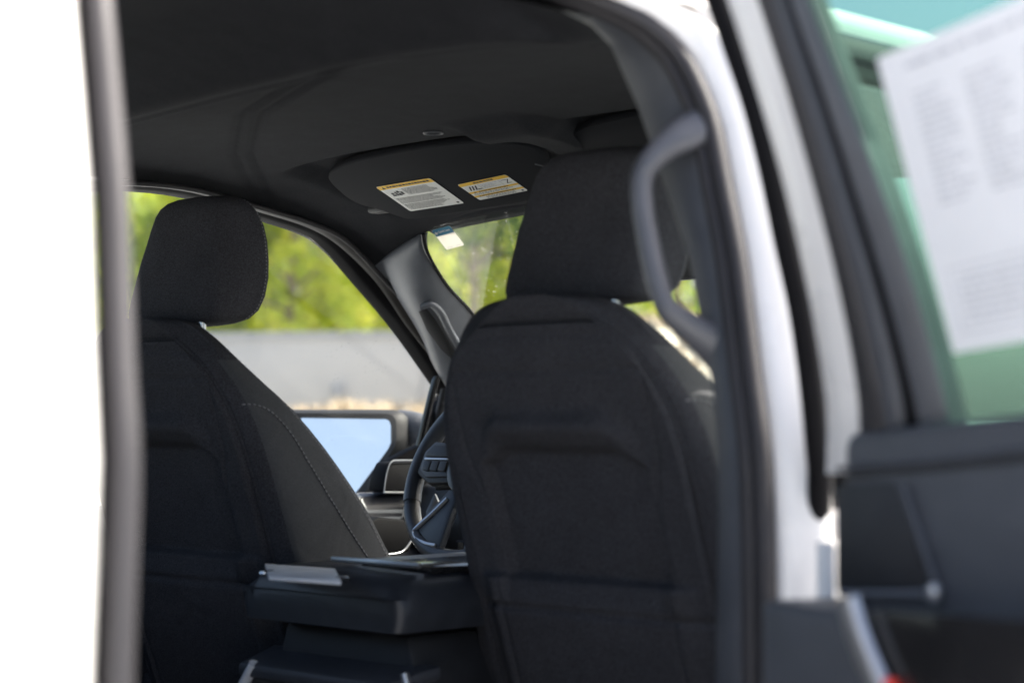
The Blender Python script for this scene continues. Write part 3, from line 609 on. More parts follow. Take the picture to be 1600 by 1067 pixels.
def section(z):
    h = back_half(z); pts = [V((a, b, z)) for a, b in h]
    full = pts + [V((-p.x, p.y, p.z)) for p in reversed(pts[1:-1])]
    return spline(full, 3, True)
zz = [0.90 + 0.03 * k for k in range(19)] + [1.46, 1.475, 1.49, 1.502, 1.515, 1.525, 1.535, 1.545, 1.553, 1.560, 1.566, 1.570, 1.574, 1.577, 1.580, 1.583]
zz = sorted(set(round(a, 3) for a in zz))
def build_seat(name, x):
    t = empty(name, (x, -0.050, 0.0))
    bk = loft('backrest', [section(z) for z in zz], 'fabric', t, angle=80)
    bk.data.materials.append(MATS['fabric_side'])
    nl = len(section(1.2))
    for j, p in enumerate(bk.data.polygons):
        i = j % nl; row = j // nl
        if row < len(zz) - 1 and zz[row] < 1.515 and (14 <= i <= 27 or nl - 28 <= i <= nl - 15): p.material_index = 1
    # quilted rear panel with its moulded recess, hem band and map pocket
    def rp(u, v):
        z = lerp(0.92, 1.545, v); wmax = min(SEAMW - 0.004, WED(z) * 0.86) * (1 - 0.30 * sstep(1.50, 1.575, z)); xx = lerp(-1, 1, u) * wmax
        y = YBK(z) - 0.007 + 0.012 * sstep(1.50, 1.575, z)
        ax = abs(xx); zt = 1.392 - 0.022 * sstep(0.09, 0.15, ax)
        inside = sstep(0.150, 0.138, ax) * sstep(zt, zt - 0.014, z) * sstep(1.16, 1.22, z)
        y += 0.018 * inside
        y -= 0.020 * math.exp(-((z - (zt + 0.020)) / 0.018) ** 2) * sstep(0.15, 0.08, ax)        # roll above the recess
        y += 0.004 * math.exp(-((z - 1.487) / 0.004) ** 2)                                        # shoulder seam
        y += 0.0035 * math.exp(-((ax - (0.172 - 0.02 * sstep(1.40, 1.30, z))) / 0.004) ** 2) * sstep(1.487, 1.475, z)
        y += 0.0022 * math.exp(-((z - 1.553 + 0.01 * (ax / 0.17) ** 2 + 0.02) / 0.003) ** 2)
        # pocket: band stands proud of the recess, its mouth a dark slot
        pk = sstep(1.216, 1.208, z); y -= 0.020 * pk * sstep(0.20, 0.16, ax) * (1 - 0.35 * sstep(1.1, 0.95, z))
        y += 0.007 * math.exp(-((z - 1.170) / 0.0045) ** 2)
        y += 0.0006 * math.sin(31 * xx + 9 * z) * math.sin(23 * z + 5 * xx)
        edge = sstep(0.97, 1.0, abs(2 * u - 1)); y += 0.016 * edge
        return V((xx, y, z))
    grid('back_panel', rp, 110, 170, 'fabric', t)
    bv = bvh_of(bk)
    def side(px, py):
        o_ = CAM - V((-0.425, -0.050, 0)); h = bv.ray_cast(o_, ray(px, py)); return h
    for nm, q in (('side_stitching', [(381, 632), (400, 633), (425, 645), (455, 678), (482, 722), (512, 772), (545, 826), (578, 876), (592, 900)]),):
        hs = [side(*k) for k in q]; P = [h[0] for h in hs if h[0] is not None]
        if len(P) > 2:
            P = spline(P, 10); sn = lambda p: (bv.find_nearest(p)[1])
            P = [bv.find_nearest(p)[0] for p in P]
            stitches(nm, P, sn, 'thread', t)
            tube('side_seam', [p + V(sn(p)) * 0.0003 for p in P[::3]], 0.0012, 0.0012, 'seam_thread', t, k=6)
            Pm = [V((-p.x, p.y, p.z)) for p in P]; stitches(nm, Pm, lambda p: bv.find_nearest(p)[1], 'thread', t)
    for sg in (1, -1):
        # edge seam with stitches along the front of the bolster and piping between side and rear panel
        P = [bv.find_nearest(V((sg * (WED(z) - 0.004), YFB(z) - 0.020, z)))[0] for z in [1.0 + 0.02 * k for k in range(28)]]
        stitches('edge_stitching', spline(P, 4), lambda p: bv.find_nearest(p)[1], 'thread', t)
        P = [bv.find_nearest(V((sg * min(SEAMW, WED(z) * 0.86) * (1 - 0.30 * sstep(1.50, 1.575, z)), YBK(z) + 0.004, z)))[0] for z in [0.93 + 0.02 * k for k in range(32)]]
        tube('panel_piping', P, 0.0028, 0.0028, 'fabric', t, k=8)
        P = [bv.find_nearest(V((sg * xx, YBK(1.553), 1.549 - 0.25 * max(0, xx - 0.10) ** 1.2)))[0] for xx in [0.004 + 0.006 * k for k in range(27)]]
        stitches('top_stitching', P, lambda p: bv.find_nearest(p)[1], 'seam_thread', t)
    # headrest
    hd = []
    tab = [(1.574, .095, .085, .085, .128), (1.577, .114, .106, .074, .142), (1.584, .126, .122, .068, .156), (1.598, .131, .129, .069, .170), (1.62, .130, .132, .073, .180), (1.65, .126, .133, .079, .186), (1.68, .119, .131, .083, .188), (1.71, .110, .128, .088, .187), (1.735, .103, .123, .092, .184), (1.755, .097, .116, .096, .178), (1.768, .090, .107, .101, .171), (1.777, .080, .095, .108, .163), (1.782, .064, .077, .116, .155)]
    tab = [(z, wr - 0.008, wf - 0.008, yr, yf) for z, wr, wf, yr, yf in tab]
    for z, wr, wf, yr, yf in tab:
        pts = []
        half = [(0, yr - 0.004), (wr * 0.5, yr - 0.003), (wr * 0.85, yr + 0.001), (wr, yr + 0.010), (lerp(wr, wf, .4) + 0.004, lerp(yr, yf, 0.35)), (wf, lerp(yr, yf, 0.70)), (wf - 0.004, yf - 0.012), (wf - 0.020, yf - 0.001), (wf * 0.5, yf + 0.004), (0, yf + 0.005)]
        P = [V((a, b, z)) for a, b in half]; hd.append(spline(P + [V((-p.x, p.y, p.z)) for p in reversed(P[1:-1])], 3, True))
    h = loft('headrest', hd, 'fabric', t, angle=80)
    hv = bvh_of(h)
    for sg in (1, -1):
        P = []
        for z, wr, wf, yr, yf in tab[2:12]: P.append(hv.find_nearest(V((sg * wf * 0.995, yf - 0.018, z)))[0])
        stitches('edge_stitching', spline(P, 8), lambda p: hv.find_nearest(p)[1], 'thread', h, step=0.006, ln=0.0035)
        tube('headrest_post', [V((sg * 0.078, 0.078, 1.54)), V((sg * 0.078, 0.080, 1.60))], 0.0065, 0.0065, 'chrome', h, k=14)
        tube('post_sleeve', [V((sg * 0.078, 0.078, 1.560)), V((sg * 0.078, 0.078, 1.577))], 0.0095, 0.0095, 'satin_silver', h, k=14)
    # cushion
    box('seat_cushion', (0, 0.46, 0.93), (0.54, 0.56, 0.20), 'fabric', t, bevel=0.06, seg=5)
    box('seat_base', (0, 0.42, 0.72), (0.46, 0.50, 0.28), 'black_plastic', t, bevel=0.03)
    return t
seat_d = build_seat('bucket_seat', -0.425)
tag(seat_d, 'black cloth front seat behind the steering wheel, beyond the centre console', 'car seat', 'front seats of the truck')
seat_p = seat_d.copy(); COL.objects.link(seat_p); seat_p.location = (0.401, 0, 0)
for ch in list(seat_d.children):
    c_ = ch.copy(); COL.objects.link(c_); c_.parent = seat_p
    for g in ch.children:
        d_ = g.copy(); COL.objects.link(d_); d_.parent = c_
tag(seat_p, 'black cloth front seat with map pocket beside the pillar grab handle', 'car seat', 'front seats of the truck')

# =================================================================== CENTRE CONSOLE
con = tag(empty('centre_console', (0, 0, 0.6)), 'black centre console between the front seats with padded lid and rear vents', 'console')
con.location = (0, 0, 0)
def lid_sec(y, k, dz=0.0):
    wv = 0.176 - 0.009 * k; zt = 1.212 + dz; zb = 1.134
    P = [(-wv + 0.004, zb), (-wv - 0.002, zb + 0.02), (-wv, zb + 0.045), (-wv + 0.012, zt - 0.014), (-wv + 0.03, zt - 0.002), (0, zt + 0.002), (wv - 0.03, zt - 0.002), (wv - 0.012, zt - 0.014), (wv, zb + 0.045), (wv + 0.002, zb + 0.02), (wv - 0.004, zb)]
    return [V((a, y, b)) for a, b in P]
loft('lid', [lid_sec(-0.0215, 2.4, -0.040), lid_sec(-0.0205, 1.3, -0.034), lid_sec(-0.017, 0.7, -0.025), lid_sec(-0.010, 0.3, -0.016), lid_sec(0.000, 0.1, -0.008), lid_sec(0.016, 0, -0.002), lid_sec(0.04, 0, 0), lid_sec(0.40, 0), lid_sec(0.42, 1.5, -0.012)], 'leather', con, angle=55)
tube('lid_seam', [V((-0.17, 0.3, 1.178)), V((-0.171, 0.0, 1.178)), V((-0.166, -0.020, 1.178)), V((0.166, -0.020, 1.178)), V((0.171, 0.0, 1.178)), V((0.17, 0.3, 1.178))], 0.0016, 0.0016, 'black_plastic', con, k=6)
hp_ = [atz(*q, 1.2085) for q in [(414, 886), (420, 906), (533, 914), (524, 894)]]
prism('hinge_plate', hp_, V((0, 0, 0.0055)), 'pale_sheen', con, bevel=0.001)
for q in ((418, 895), (534, 905)):
    p = atz(*q, 1.211); box('hinge_knuckle', p, (0.012, 0.024, 0.008), 'chrome', con, bevel=0.004)
box('lid_tray', (0.075, 0.22, 1.2135), (0.15, 0.32, 0.010), 'gloss_black', con, bevel=0.004)
box('lid_rail', (0.05, 0.045, 1.222), (0.19, 0.010, 0.008), 'satin_silver', con, bevel=0.003)
prism('console_body', [V((a, 0.03, b)) for a, b in [(-0.165, 0.6), (-0.160, 1.05), (-0.135, 1.126), (0.135, 1.126), (0.160, 1.05), (0.165, 0.6)]], V((0, 0.5, 0)), 'black_plastic', con, bevel=0.01)
prism('vent_shelf', [V((x, y, 1.088 - 0.02 * (y < 0))) for x, y in [(-0.165, -0.035), (0.165, -0.035), (0.185, 0.05), (-0.185, 0.05)]], V((0, 0, -0.02)), 'grey_plastic', con, bevel=0.006)
prism('vent_face', [V((a, -0.012, b)) for a, b in [(-0.15, 0.75), (-0.16, 1.055), (0.16, 1.055), (0.15, 0.75)]], V((0, 0.05, 0)), 'black_plastic', con, bevel=0.008)
for k in range(4): box('vent_slat', V((-0.105, -0.016, 1.045 - 0.020 * k)), (0.075, 0.014, 0.005), 'grey_plastic', con, bevel=0.0015)
for k in range(4): box('vent_slat', V((0.105, -0.016, 1.045 - 0.020 * k)), (0.075, 0.014, 0.005), 'grey_plastic', con, bevel=0.0015)
box('display_frame', V((0.0, -0.018, 1.005)), (0.105, 0.012, 0.085), 'grey_plastic', con, bevel=0.004)
box('display_panel', V((0.0, -0.0255, 1.003)), (0.075, 0.005, 0.058), 'gloss_black', con, bevel=0.001)
p0 = aty(398, 1036, -0.03); p1 = aty(372, 1085, -0.03)
tube('console_side_trim', [p0, p0.lerp(p1, 0.5), p1, p1 + V((0, 0, -0.15))], 0.009, 0.008, 'pale_sheen', con, ref=(0, 1, 0))
p0 = aty(632, 1052, -0.03); tube('console_side_trim', [p0, p0 + V((0.012, 0, -0.03)), p0 + V((0.02, 0, -0.15))], 0.007, 0.005, 'satin_silver', con, ref=(0, 1, 0))

# =================================================================== OPEN REAR DOOR
OP = R(70); DE = V((math.sin(OP), -math.cos(OP), 0)); DN = V((-math.cos(OP), -math.sin(OP), 0)); DP = V((1.02, -0.225, 0))
LEAN = lambda z: 0.25 * max(0.0, z - 1.30)
def dpt(s_, n_, z): return DP + DE * s_ + DN * (n_ + LEAN(z)) + V((0, 0, z))
DUP = (V((0, 0, 1)) + DN * 0.25).normalized(); DNN = DE.cross(DUP).normalized()
if DNN.dot(DN) < 0: DNN = -DNN
def dpx(px, py, n_):
    """pixel -> (s, z) on the door's own plane n_ metres inside its outer skin"""
    p = atp(px, py, dpt(0, n_, 1.5), DNN)
    if p.z < 1.30: p = atp(px, py, dpt(0, n_, 1.2), DN)
    return (p - DP).dot(DE), p.z
door = empty('rear_door', (0, 0, 0), truck); door['label'] = 'open rear door with black trim and tinted glass'
def dstrip(name, L, Rr, nl, nr, m, depth=0.02, n=6):
    """bar of the window frame between two pixel polylines"""
    a = spline([V((*dpx(*q, nl), 0)) for q in L], n); b = spline([V((*dpx(*q, nr), 0)) for q in Rr], n)
    loops = []
    for p, q in zip(a, b):
        z0, z1 = p.y, q.y
        loops.append([dpt(p.x, nl, z0), dpt(lerp(p.x, q.x, 0.15), nl + 0.004, lerp(z0, z1, 0.15)), dpt(lerp(p.x, q.x, 0.85), nr + 0.004, lerp(z0, z1, 0.85)), dpt(q.x, nr, z1), dpt(q.x, nr - depth, z1), dpt(p.x, nl - depth, z0)])
    return loft(name, loops, m, door, angle=40)
YS = [-160, 0, 150, 300, 450, 620, 740]
dstrip('frame_flange', list(zip([1082, 1136, 1184, 1227, 1261, 1290, 1291], YS)), list(zip([1134, 1187, 1234, 1276, 1312, 1342, 1345], YS)), 0.018, 0.022, 'white_paint')
dstrip('frame_rubber', list(zip([1132, 1185, 1232, 1274, 1310, 1340, 1343], YS)), list(zip([1155, 1207, 1256, 1300, 1341, 1378, 1390], YS)), 0.036, 0.040, 'rubber')
dstrip('frame_inner_trim', list(zip([1156, 1208, 1257, 1301, 1342, 1379, 1391], YS)), list(zip([1172, 1224, 1274, 1320, 1364, 1405, 1420], YS)), 0.036, 0.034, 'grey_plastic')
dstrip('glass_run', list(zip([1170, 1222, 1272, 1318, 1362, 1403, 1418], YS)), list(zip([1186, 1238, 1290, 1337, 1383, 1427, 1445], YS)), 0.028, 0.026, 'frame_black')
dstrip('frame_garnish', list(zip([1187, 1239, 1291, 1338, 1384, 1428, 1446], YS)), list(zip([1208, 1264, 1321, 1378, 1428, 1474, 1500], YS)), 0.030, 0.024, 'grey_plastic')
# the rest of the window frame, over the glass and down its far end
def fpath(n_): return [dpt(s_, n_, z) for s_, z in [(0.20, 1.842), (0.32, 1.868), (0.50, 1.865), (0.62, 1.83), (0.70, 1.74), (0.75, 1.60), (0.77, 1.40), (0.775, 1.30)]]
tube('frame_top_bar', spline(fpath(0.02), 5), 0.03, 0.02, 'white_paint', door, ref=tuple(DE))
tube('frame_top_rubber', spline(fpath(0.045), 5), 0.022, 0.012, 'rubber', door, ref=tuple(DE))
sg, _ = dpx(1400, 300, 0.02)
gl_front = sorted((dpx(*q, 0.022)[1], dpx(*q, 0.022)[0]) for q in zip([1187, 1239, 1291, 1338, 1384, 1428, 1436], [-160, 0, 150, 300, 450, 620, 680]))
gl_rear = [(1.30, 0.772), (1.40, 0.768), (1.60, 0.748), (1.74, 0.70), (1.80, 0.65), (1.83, 0.615), (1.85, 0.56)]
def glass_fn(u, v):
    z = lerp(1.315, 1.85, v); return dpt(lerp(interp(z, gl_front), interp(z, gl_rear), u), 0.022, z)
grid('window_glass', glass_fn, 8, 24, 'green_glass', door)['label'] = 'green tinted glass of the open door'
# door shell: white outer skin, white hinge edge, black trim card
grid('door_skin', lambda u, v: dpt(lerp(0.045, 0.86, u), 0.0 + 0.01 * math.sin(math.pi * v), lerp(0.55, 1.31, v)), 8, 10, 'white_paint', door, thick=0.008)
sE = dpx(1312, 800, 0.07)[0]
eL = dpx(1291, 800, 0.03)[0]
prism('hinge_edge', [dpt(eL, 0.012, 0.55), dpt(eL, 0.012, 1.312), dpt(eL, 0.045, 1.312), dpt(eL + 0.006, 0.052, 1.312), dpt(eL + 0.006, 0.052, 0.55)], DE * 0.03, 'white_paint', door, bevel=0.003)
def ztop(s_): return lerp(dpx(1312, 676, 0.07)[1], dpx(1600, 640, 0.07)[1], (s_ - sE) / (dpx(1600, 640, 0.07)[0] - sE))
zA, zR = ztop(sE), ztop(0.82)
card_pts = [dpt(sE, 0.045, 0.72), dpt(sE, 0.045, zA - 0.012), dpt(sE + 0.003, 0.045, zA - 0.004), dpt(sE + 0.012, 0.045, zA + 0.001), dpt(0.82, 0.045, zR), dpt(0.82, 0.045, 0.72)]
prism('trim_card', [DP + DE * s_ + DN * 0.045 + V((0, 0, z)) for s_, z in [(sE, 0.72), (sE, zA - 0.014), (sE + 0.004, zA - 0.005), (sE + 0.014, zA), (0.40, ztop(0.40)), (0.82, zR - 0.02), (0.82, 0.72)]], DN * 0.03, 'grey_plastic', door, bevel=0.006, seg=3)
N7 = 0.0752
def dflat(px, py, n_):
    p = atp(px, py, DP + DN * n_, DN); return p
tube('trim_crease', [dflat(1312, 733, N7), dflat(1450, 722, N7), dflat(1640, 702, N7)], 0.0045, 0.003, 'grey_plastic', door, ref=tuple(DN), k=8)
tube('trim_crease', [dflat(1312, 745, N7), dflat(1450, 734, N7), dflat(1640, 714, N7)], 0.002, 0.002, 'black_plastic', door, ref=tuple(DN), k=8)
prism('trim_insert', [dflat(*q, N7 - 0.004) for q in [(1316, 758), (1400, 752), (1412, 760), (1462, 918), (1316, 922)]], DN * 0.007, 'black_plastic', door, bevel=0.002)
tube('insert_edge', [dflat(*q, N7 + 0.003) for q in [(1410, 757), (1438, 838), (1465, 918)]], 0.004, 0.004, 'grey_plastic', door, ref=tuple(DN), k=8)
tube('insert_lip', [dflat(*q, N7 + 0.004) for q in [(1314, 926), (1400, 927), (1465, 926)]], 0.003, 0.003, 'pillar_plastic', door, ref=tuple(DN), k=8)
p = dflat(1461, 926, N7 + 0.006); box('insert_cap', p, (0.012, 0.012, 0.016), 'satin_silver', door, bevel=0.004)
# armrest shelf standing out from the card
sA = (dflat(1188, 1000, 0.15) - DP).dot(DE); zAr = dflat(1250, 946, 0.15).z
prism('armrest', [DP + DE * s_ + DN * n_ + V((0, 0, zAr)) for s_, n_ in [(sA, 0.15), (sA, 0.06), (0.80, 0.06), (0.80, 0.15)]], V((0, 0, -0.35)), 'grey_plastic', door, bevel=0.008, seg=3)
NA = 0.1515
prism('pull_cup', [dflat(*q, NA - 0.002) for q in [(1362, 952), (1640, 968), (1640, 1180), (1430, 1180), (1392, 1080)]], DN * 0.004, 'gloss_black', door, bevel=0.001)
tube('pull_handle', spline([dflat(*q, NA + 0.006) for q in [(1326, 938), (1336, 975), (1352, 1020), (1376, 1080), (1400, 1160)]], 5), 0.007, 0.014, 'satin_silver', door, ref=tuple(DN), k=12)
o = box('door_marker', dflat(1392, 1068, NA + 0.006), (0.012, 0.008, 0.010), 'red_lens', door, bevel=0.003)

# paper sheet taped inside that window
def gpt(px, py, n_=0.027):
    s_, z = dpx(px, py, n_); return dpt(s_, n_, z)
A_ = gpt(1370, 92); B_ = gpt(1600, -8); D_ = gpt(1490, 552)
ey = (A_ - D_); ex = (B_ - A_).normalized(); ex = (ex - ey.normalized() * ex.dot(ey.normalized())).normalized() * 0.33
nn = ex.cross(ey).normalized()
if nn.dot(DN) < 0: nn = -nn
s = Sheet(D_, ex, ey, nn); s.rect(0, 0, 1, 1, 0, 0)
s.words(0.1, 0.9, 0.93, 0.945, 1, 1, (0.03, 0.1), 0.015)
for cx in (0.10, 0.30, 0.52, 0.74):
    for i in range(16): s.words(cx, cx + 0.16, 0.84 - i * 0.024, 0.850 - i * 0.024, 1, 1, (0.01, 0.05), 0.008, random.uniform(0.5, 1))
for a, b, c_, d in [(0.06, 0.06, 0.94, 0.064), (0.06, 0.27, 0.94, 0.274), (0.06, 0.06, 0.063, 0.274), (0.937, 0.06, 0.94, 0.274)]: s.rect(a, b, c_, d, 1, 1)
for i in range(7): s.words(0.09, 0.9, 0.235 - i * 0.024, 0.245 - i * 0.024, 1, 1, (0.01, 0.05), 0.008, random.uniform(0.6, 1))
sh = s.build('paper_sheet', ['paper', 'ink_grey'])
md = sh.modifiers.new('thickness', 'SOLIDIFY'); md.thickness = 0.0002; md.offset = -1
tag(sh, 'white printed paper sheet taped to the tinted window of the open door', 'paper sheet')

# service reminder sticker inside the windshield
w0, w1, w2 = ws_pt(-0.56, 0.02), ws_pt(-0.50, 0.02), ws_pt(-0.56, 0.12); wnrm = (w1 - w0).cross(w2 - w0).normalized()
SQ = [atp(*q, w0, wnrm) for q in [(675, 358), (703, 352), (726, 381), (698, 390)]]
ex = ((SQ[1] - SQ[0]) + (SQ[2] - SQ[3])) / 2; ey = ((SQ[0] - SQ[3]) + (SQ[1] - SQ[2])) / 2; nn = ex.cross(ey).normalized()
if nn.dot(CAM - SQ[0]) < 0: nn = -nn
s = Sheet(sum(SQ, V()) / 4 - ex / 2 - ey / 2 + nn * 0.002, ex, ey, nn)
s.poly(rrect(0.06, 0.75), 0, 0); s.poly([(0, 0.68), (1, 0.68), (1, 0.94), (0.94, 1), (0.06, 1), (0, 0.94)], 1, 1)
s.poly([(0.03, 0.80), (0.13, 0.92), (0.12, 0.85), (0.20, 0.85), (0.20, 0.79), (0.12, 0.79), (0.13, 0.72)], 2, 2)
s.text('Quick Lane', 0.24, 0.78, 0.13, 1.05, 2, 2, 0.02)
s.words(0.15, 0.45, 0.07, 0.09, 3, 1); s.words(0.6, 0.85, 0.07, 0.09, 3, 1)
stk = s.build('service_sticker', ['sticker_cream', 'sticker_blue', 'label_white', 'ink_grey'])
tag(stk, 'small blue and cream service sticker in the upper corner of the windshield', 'sticker')

# =================================================================== OUTSIDE
mat('asphalt', (0.44, 0.45, 0.455), 0.9, var=0.2, scale=1.2, bump=0.5, bscale=60)
mat('dry_soil', (0.40, 0.37, 0.30), 0.95, var=0.3, scale=0.8, bump=0.8, bscale=8)
mat('wall_panel', (0.45, 0.44, 0.43), 0.7, var=0.05, scale=0.5)
mat('wall_coping', (0.33, 0.34, 0.36), 0.6, var=0.05)
mat('bark', (0.13, 0.095, 0.07), 0.95, var=0.35, scale=5, bump=0.8, bscale=20)
mat('siding', (0.72, 0.73, 0.72), 0.5, var=0.05, scale=0.6)
mat('siding_roof', (0.20, 0.22, 0.24), 0.6)
mat('dry_brush', (0.36, 0.29, 0.20), 0.9, var=0.4, scale=3)
def leafmat(name, a, b, c):
    m, t, p = new_mat(name); out = t.nodes['Material Output']
    tc = N(t, 'ShaderNodeTexCoord'); nz = N(t, 'ShaderNodeTexNoise', Scale=0.9, Detail=3.0); t.links.new(tc.outputs['Object'], nz.inputs['Vector'])
    r = ramp(t, [(0.35, a), (0.5, b), (0.68, c)]); t.links.new(nz.outputs['Fac'], r.inputs[0]); t.links.new(r.outputs[0], p.inputs['Base Color'])
    p.inputs['Roughness'].default_value = 0.6; p.inputs['Specular IOR Level'].default_value = 0.3
    tl = N(t, 'ShaderNodeBsdfTranslucent'); t.links.new(r.outputs[0], tl.inputs[0]); mx = N(t, 'ShaderNodeMixShader'); mx.inputs[0].default_value = 0.5
    t.links.new(p.outputs[0], mx.inputs[1]); t.links.new(tl.outputs[0], mx.inputs[2]); t.links.new(mx.outputs[0], out.inputs[0])
leafmat('leaf_spring', (0.24, 0.33, 0.03), (0.44, 0.50, 0.045), (0.66, 0.62, 0.07))
leafmat('leaf_mid', (0.14, 0.23, 0.03), (0.28, 0.36, 0.04), (0.46, 0.48, 0.06))
leafmat('leaf_pine', (0.03, 0.07, 0.025), (0.06, 0.11, 0.03), (0.11, 0.16, 0.04))
g = grid('ground', lambda u, v: V((lerp(-900, 900, u), lerp(-900, 900, v), 0)), 2, 2, 'asphalt'); tag(g, kind='structure')

VD = V((-0.775, 0.632, 0)); VR = V((0.632, 0.775, 0)); C0 = V((CAM.x, CAM.y, 0))
def far(px, d): r = ray(px, 660); r.z = 0; return C0 + r * (d / r.dot(FW))
# long low building across the lot
a, b = far(60, 41), far(980, 38)
wt = (b - a).normalized(); wn = V((-wt.y, wt.x, 0)); wn = wn if wn.dot(CAM - a) > 0 else -wn
wall = tag(empty('grey_wall', (0, 0, 0)), 'long low pale grey panel wall with darker coping in front of the trees', 'wall')
L = (b - a).length; npan = 3
for k in range(npan):
    p0 = a + wt * (L * k / npan + 0.004); p1 = a + wt * (L * (k + 1) / npan - 0.004)
    prism('wall_panel', [p0, p1, p1 + V((0, 0, 3.16)), p0 + V((0, 0, 3.16))], -wn * 0.2, 'wall_panel', wall, bevel=0.01)
prism('wall_core', [a - wn * 0.1, b - wn * 0.1, b - wn * 0.1 + V((0, 0, 3.1)), a - wn * 0.1 + V((0, 0, 3.1))], -wn * 0.3, 'wall_coping', wall)
prism('coping', [a + wn * 0.06 + V((0, 0, 3.165)), b + wn * 0.06 + V((0, 0, 3.165)), b + wn * 0.06 + V((0, 0, 3.29)), a + wn * 0.06 + V((0, 0, 3.29))], -wn * 0.5, 'wall_coping', wall)
p = far(529, 39.4); t = (p - a).dot(wt); p = a + wt * t + wn * 0.08 + V((0, 0, 2.04)); box('wall_lamp', p, (0.26, 0.14, 0.30), 'wall_coping', wall, bevel=0.03)
# bank of dry soil and brush along the lot's edge
def bank(u, v):
    px = lerp(150, 1350, u); d = lerp(27, 40, v); p = far(px, d)
    hgt = interp(px, [(150, 1.62), (480, 1.63), (640, 1.66), (720, 1.75), (860, 2.0), (960, 2.9), (1020, 3.25), (1120, 3.35), (1250, 3.1), (1350, 2.6)]) * interp(v, [(0, 0), (0.25, 0.55), (0.5, 0.96), (0.65, 1.0), (0.85, 0.75), (1, 0.3)])
    hgt += 0.10 * math.sin(px * 0.06 + 7 * v) * math.sin(11 * v + px * 0.021) + 0.05 * math.sin(px * 0.21) * math.sin(29 * v)
    return V((p.x, p.y, max(0.0, hgt) - 0.01 * (v < 0.01)))
bk = grid('dirt_bank', bank, 160, 30, 'dry_soil'); tag(bk, 'bank of dry tan soil along the edge of the lot', 'dirt bank')
bk['kind'] = 'structure'
def brush(n):
    vs_ = []; fs = []
    for _ in range(n):
        u = random.random(); v = random.uniform(0.3, 0.75); p = bank(u, v)
        for _k in range(10):
            d = V((random.uniform(-1, 1), random.uniform(-1, 1), random.uniform(0.2, 1.4))).normalized(); s_ = d.cross(V((random.random(), random.random(), 0.3))).normalized() * 0.05
            l = random.uniform(0.12, 0.3); k = len(vs_); q = p + V((random.uniform(-.15, .15), random.uniform(-.15, .15), 0))
            vs_ += [q - s_, q + s_, q + d * l + s_ * 0.3]; fs.append((k, k + 1, k + 2))
    return vs_, fs
v_, f_ = brush(450); o = mesh('dry_weeds', v_, f_, 'dry_brush'); tag(o, 'dry orange brown weeds scattered over the soil bank', 'weeds', kind='stuff')

def tree(px, dist, h, rad, m, label, seed, crown0=0.25, clumps=42, leaves=90, lsz=0.30, trunk_r=0.16):
    rnd = random.Random(seed); base = far(px, dist); t = empty('pine_tree' if m == 'leaf_pine' else 'leafy_tree', tuple(base))
    tag(t, label, 'tree', 'trees behind the wall')
    # trunk and limbs as one tapered mesh
    def limb(path, r0, r1):
        return sweep_geo(path, lambda i: ell(lerp(r0, r1, i / (len(path) - 1)), lerp(r0, r1, i / (len(path) - 1)), 7), ref=(1, 0.2, 0.1))
    V_ = []; F_ = []
    def add(loops):
        n = len(loops[0]); k = len(V_)
        for l in loops: V_.extend(l)
        for j in range(len(loops) - 1):
            for i in range(n): F_.append((k + j * n + i, k + j * n + (i + 1) % n, k + (j + 1) * n + (i + 1) % n, k + (j + 1) * n + i))
    bend = V((rnd.uniform(-.5, .5), rnd.uniform(-.5, .5), 0))
    tp = [V((0, 0, -0.1)) + bend * (k / 6) ** 2 + V((0, 0, h * 0.92 * k / 6)) for k in range(7)]; add(limb(tp, trunk_r, 0.03))
    cl = []
    for k in range(clumps):
        f = crown0 + (1 - crown0) * rnd.random() ** 0.8
        if m == 'leaf_pine': rr = rad * (1.05 - f) * 1.3
        else: rr = rad * math.sqrt(max(0.05, 1 - ((f - 0.62) / 0.48) ** 2))
        an = rnd.uniform(0, 2 * math.pi); q = rr * math.sqrt(rnd.uniform(0.15, 1))
        c_ = V((q * math.cos(an), q * math.sin(an), h * f)) + bend * f * f; cl.append(c_)
        if k % 3 == 0:
            s0 = V((0, 0, h * f * 0.8)) + bend * (f * .8) ** 2; add(limb([s0, s0.lerp(c_, 0.5) + V((0, 0, -0.1)), c_], trunk_r * 0.35, 0.015))
    mesh('trunk', V_, F_, 'bark', t)
    V2 = []; F2 = []
    for c_ in cl:
        cr = rnd.uniform(0.45, 1.0) * rad * 0.33 + 0.15
        for _ in range(leaves):
            d = V((rnd.gauss(0, 1), rnd.gauss(0, 1), rnd.gauss(0, 0.8))); d = d.normalized() * cr * rnd.random() ** 0.45; p = c_ + d
            n = (d.normalized() + V((rnd.uniform(-.8, .8), rnd.uniform(-.8, .8), rnd.uniform(-.2, 1)))).normalized(); a_ = n.orthogonal().normalized(); a_.rotate(Matrix.Rotation(rnd.uniform(0, 6.28), 3, n)); b_ = n.cross(a_)
            s_ = lsz * rnd.uniform(0.5, 1.1); k = len(V2)
            V2 += [p - a_ * s_ * 0.5, p + b_ * s_ * 0.28, p + a_ * s_ * 0.5 + n * s_ * 0.1, p - b_ * s_ * 0.28]; F2.append((k, k + 1, k + 2, k + 3))
    mesh('crown', V2, F2, m, t)
    return t
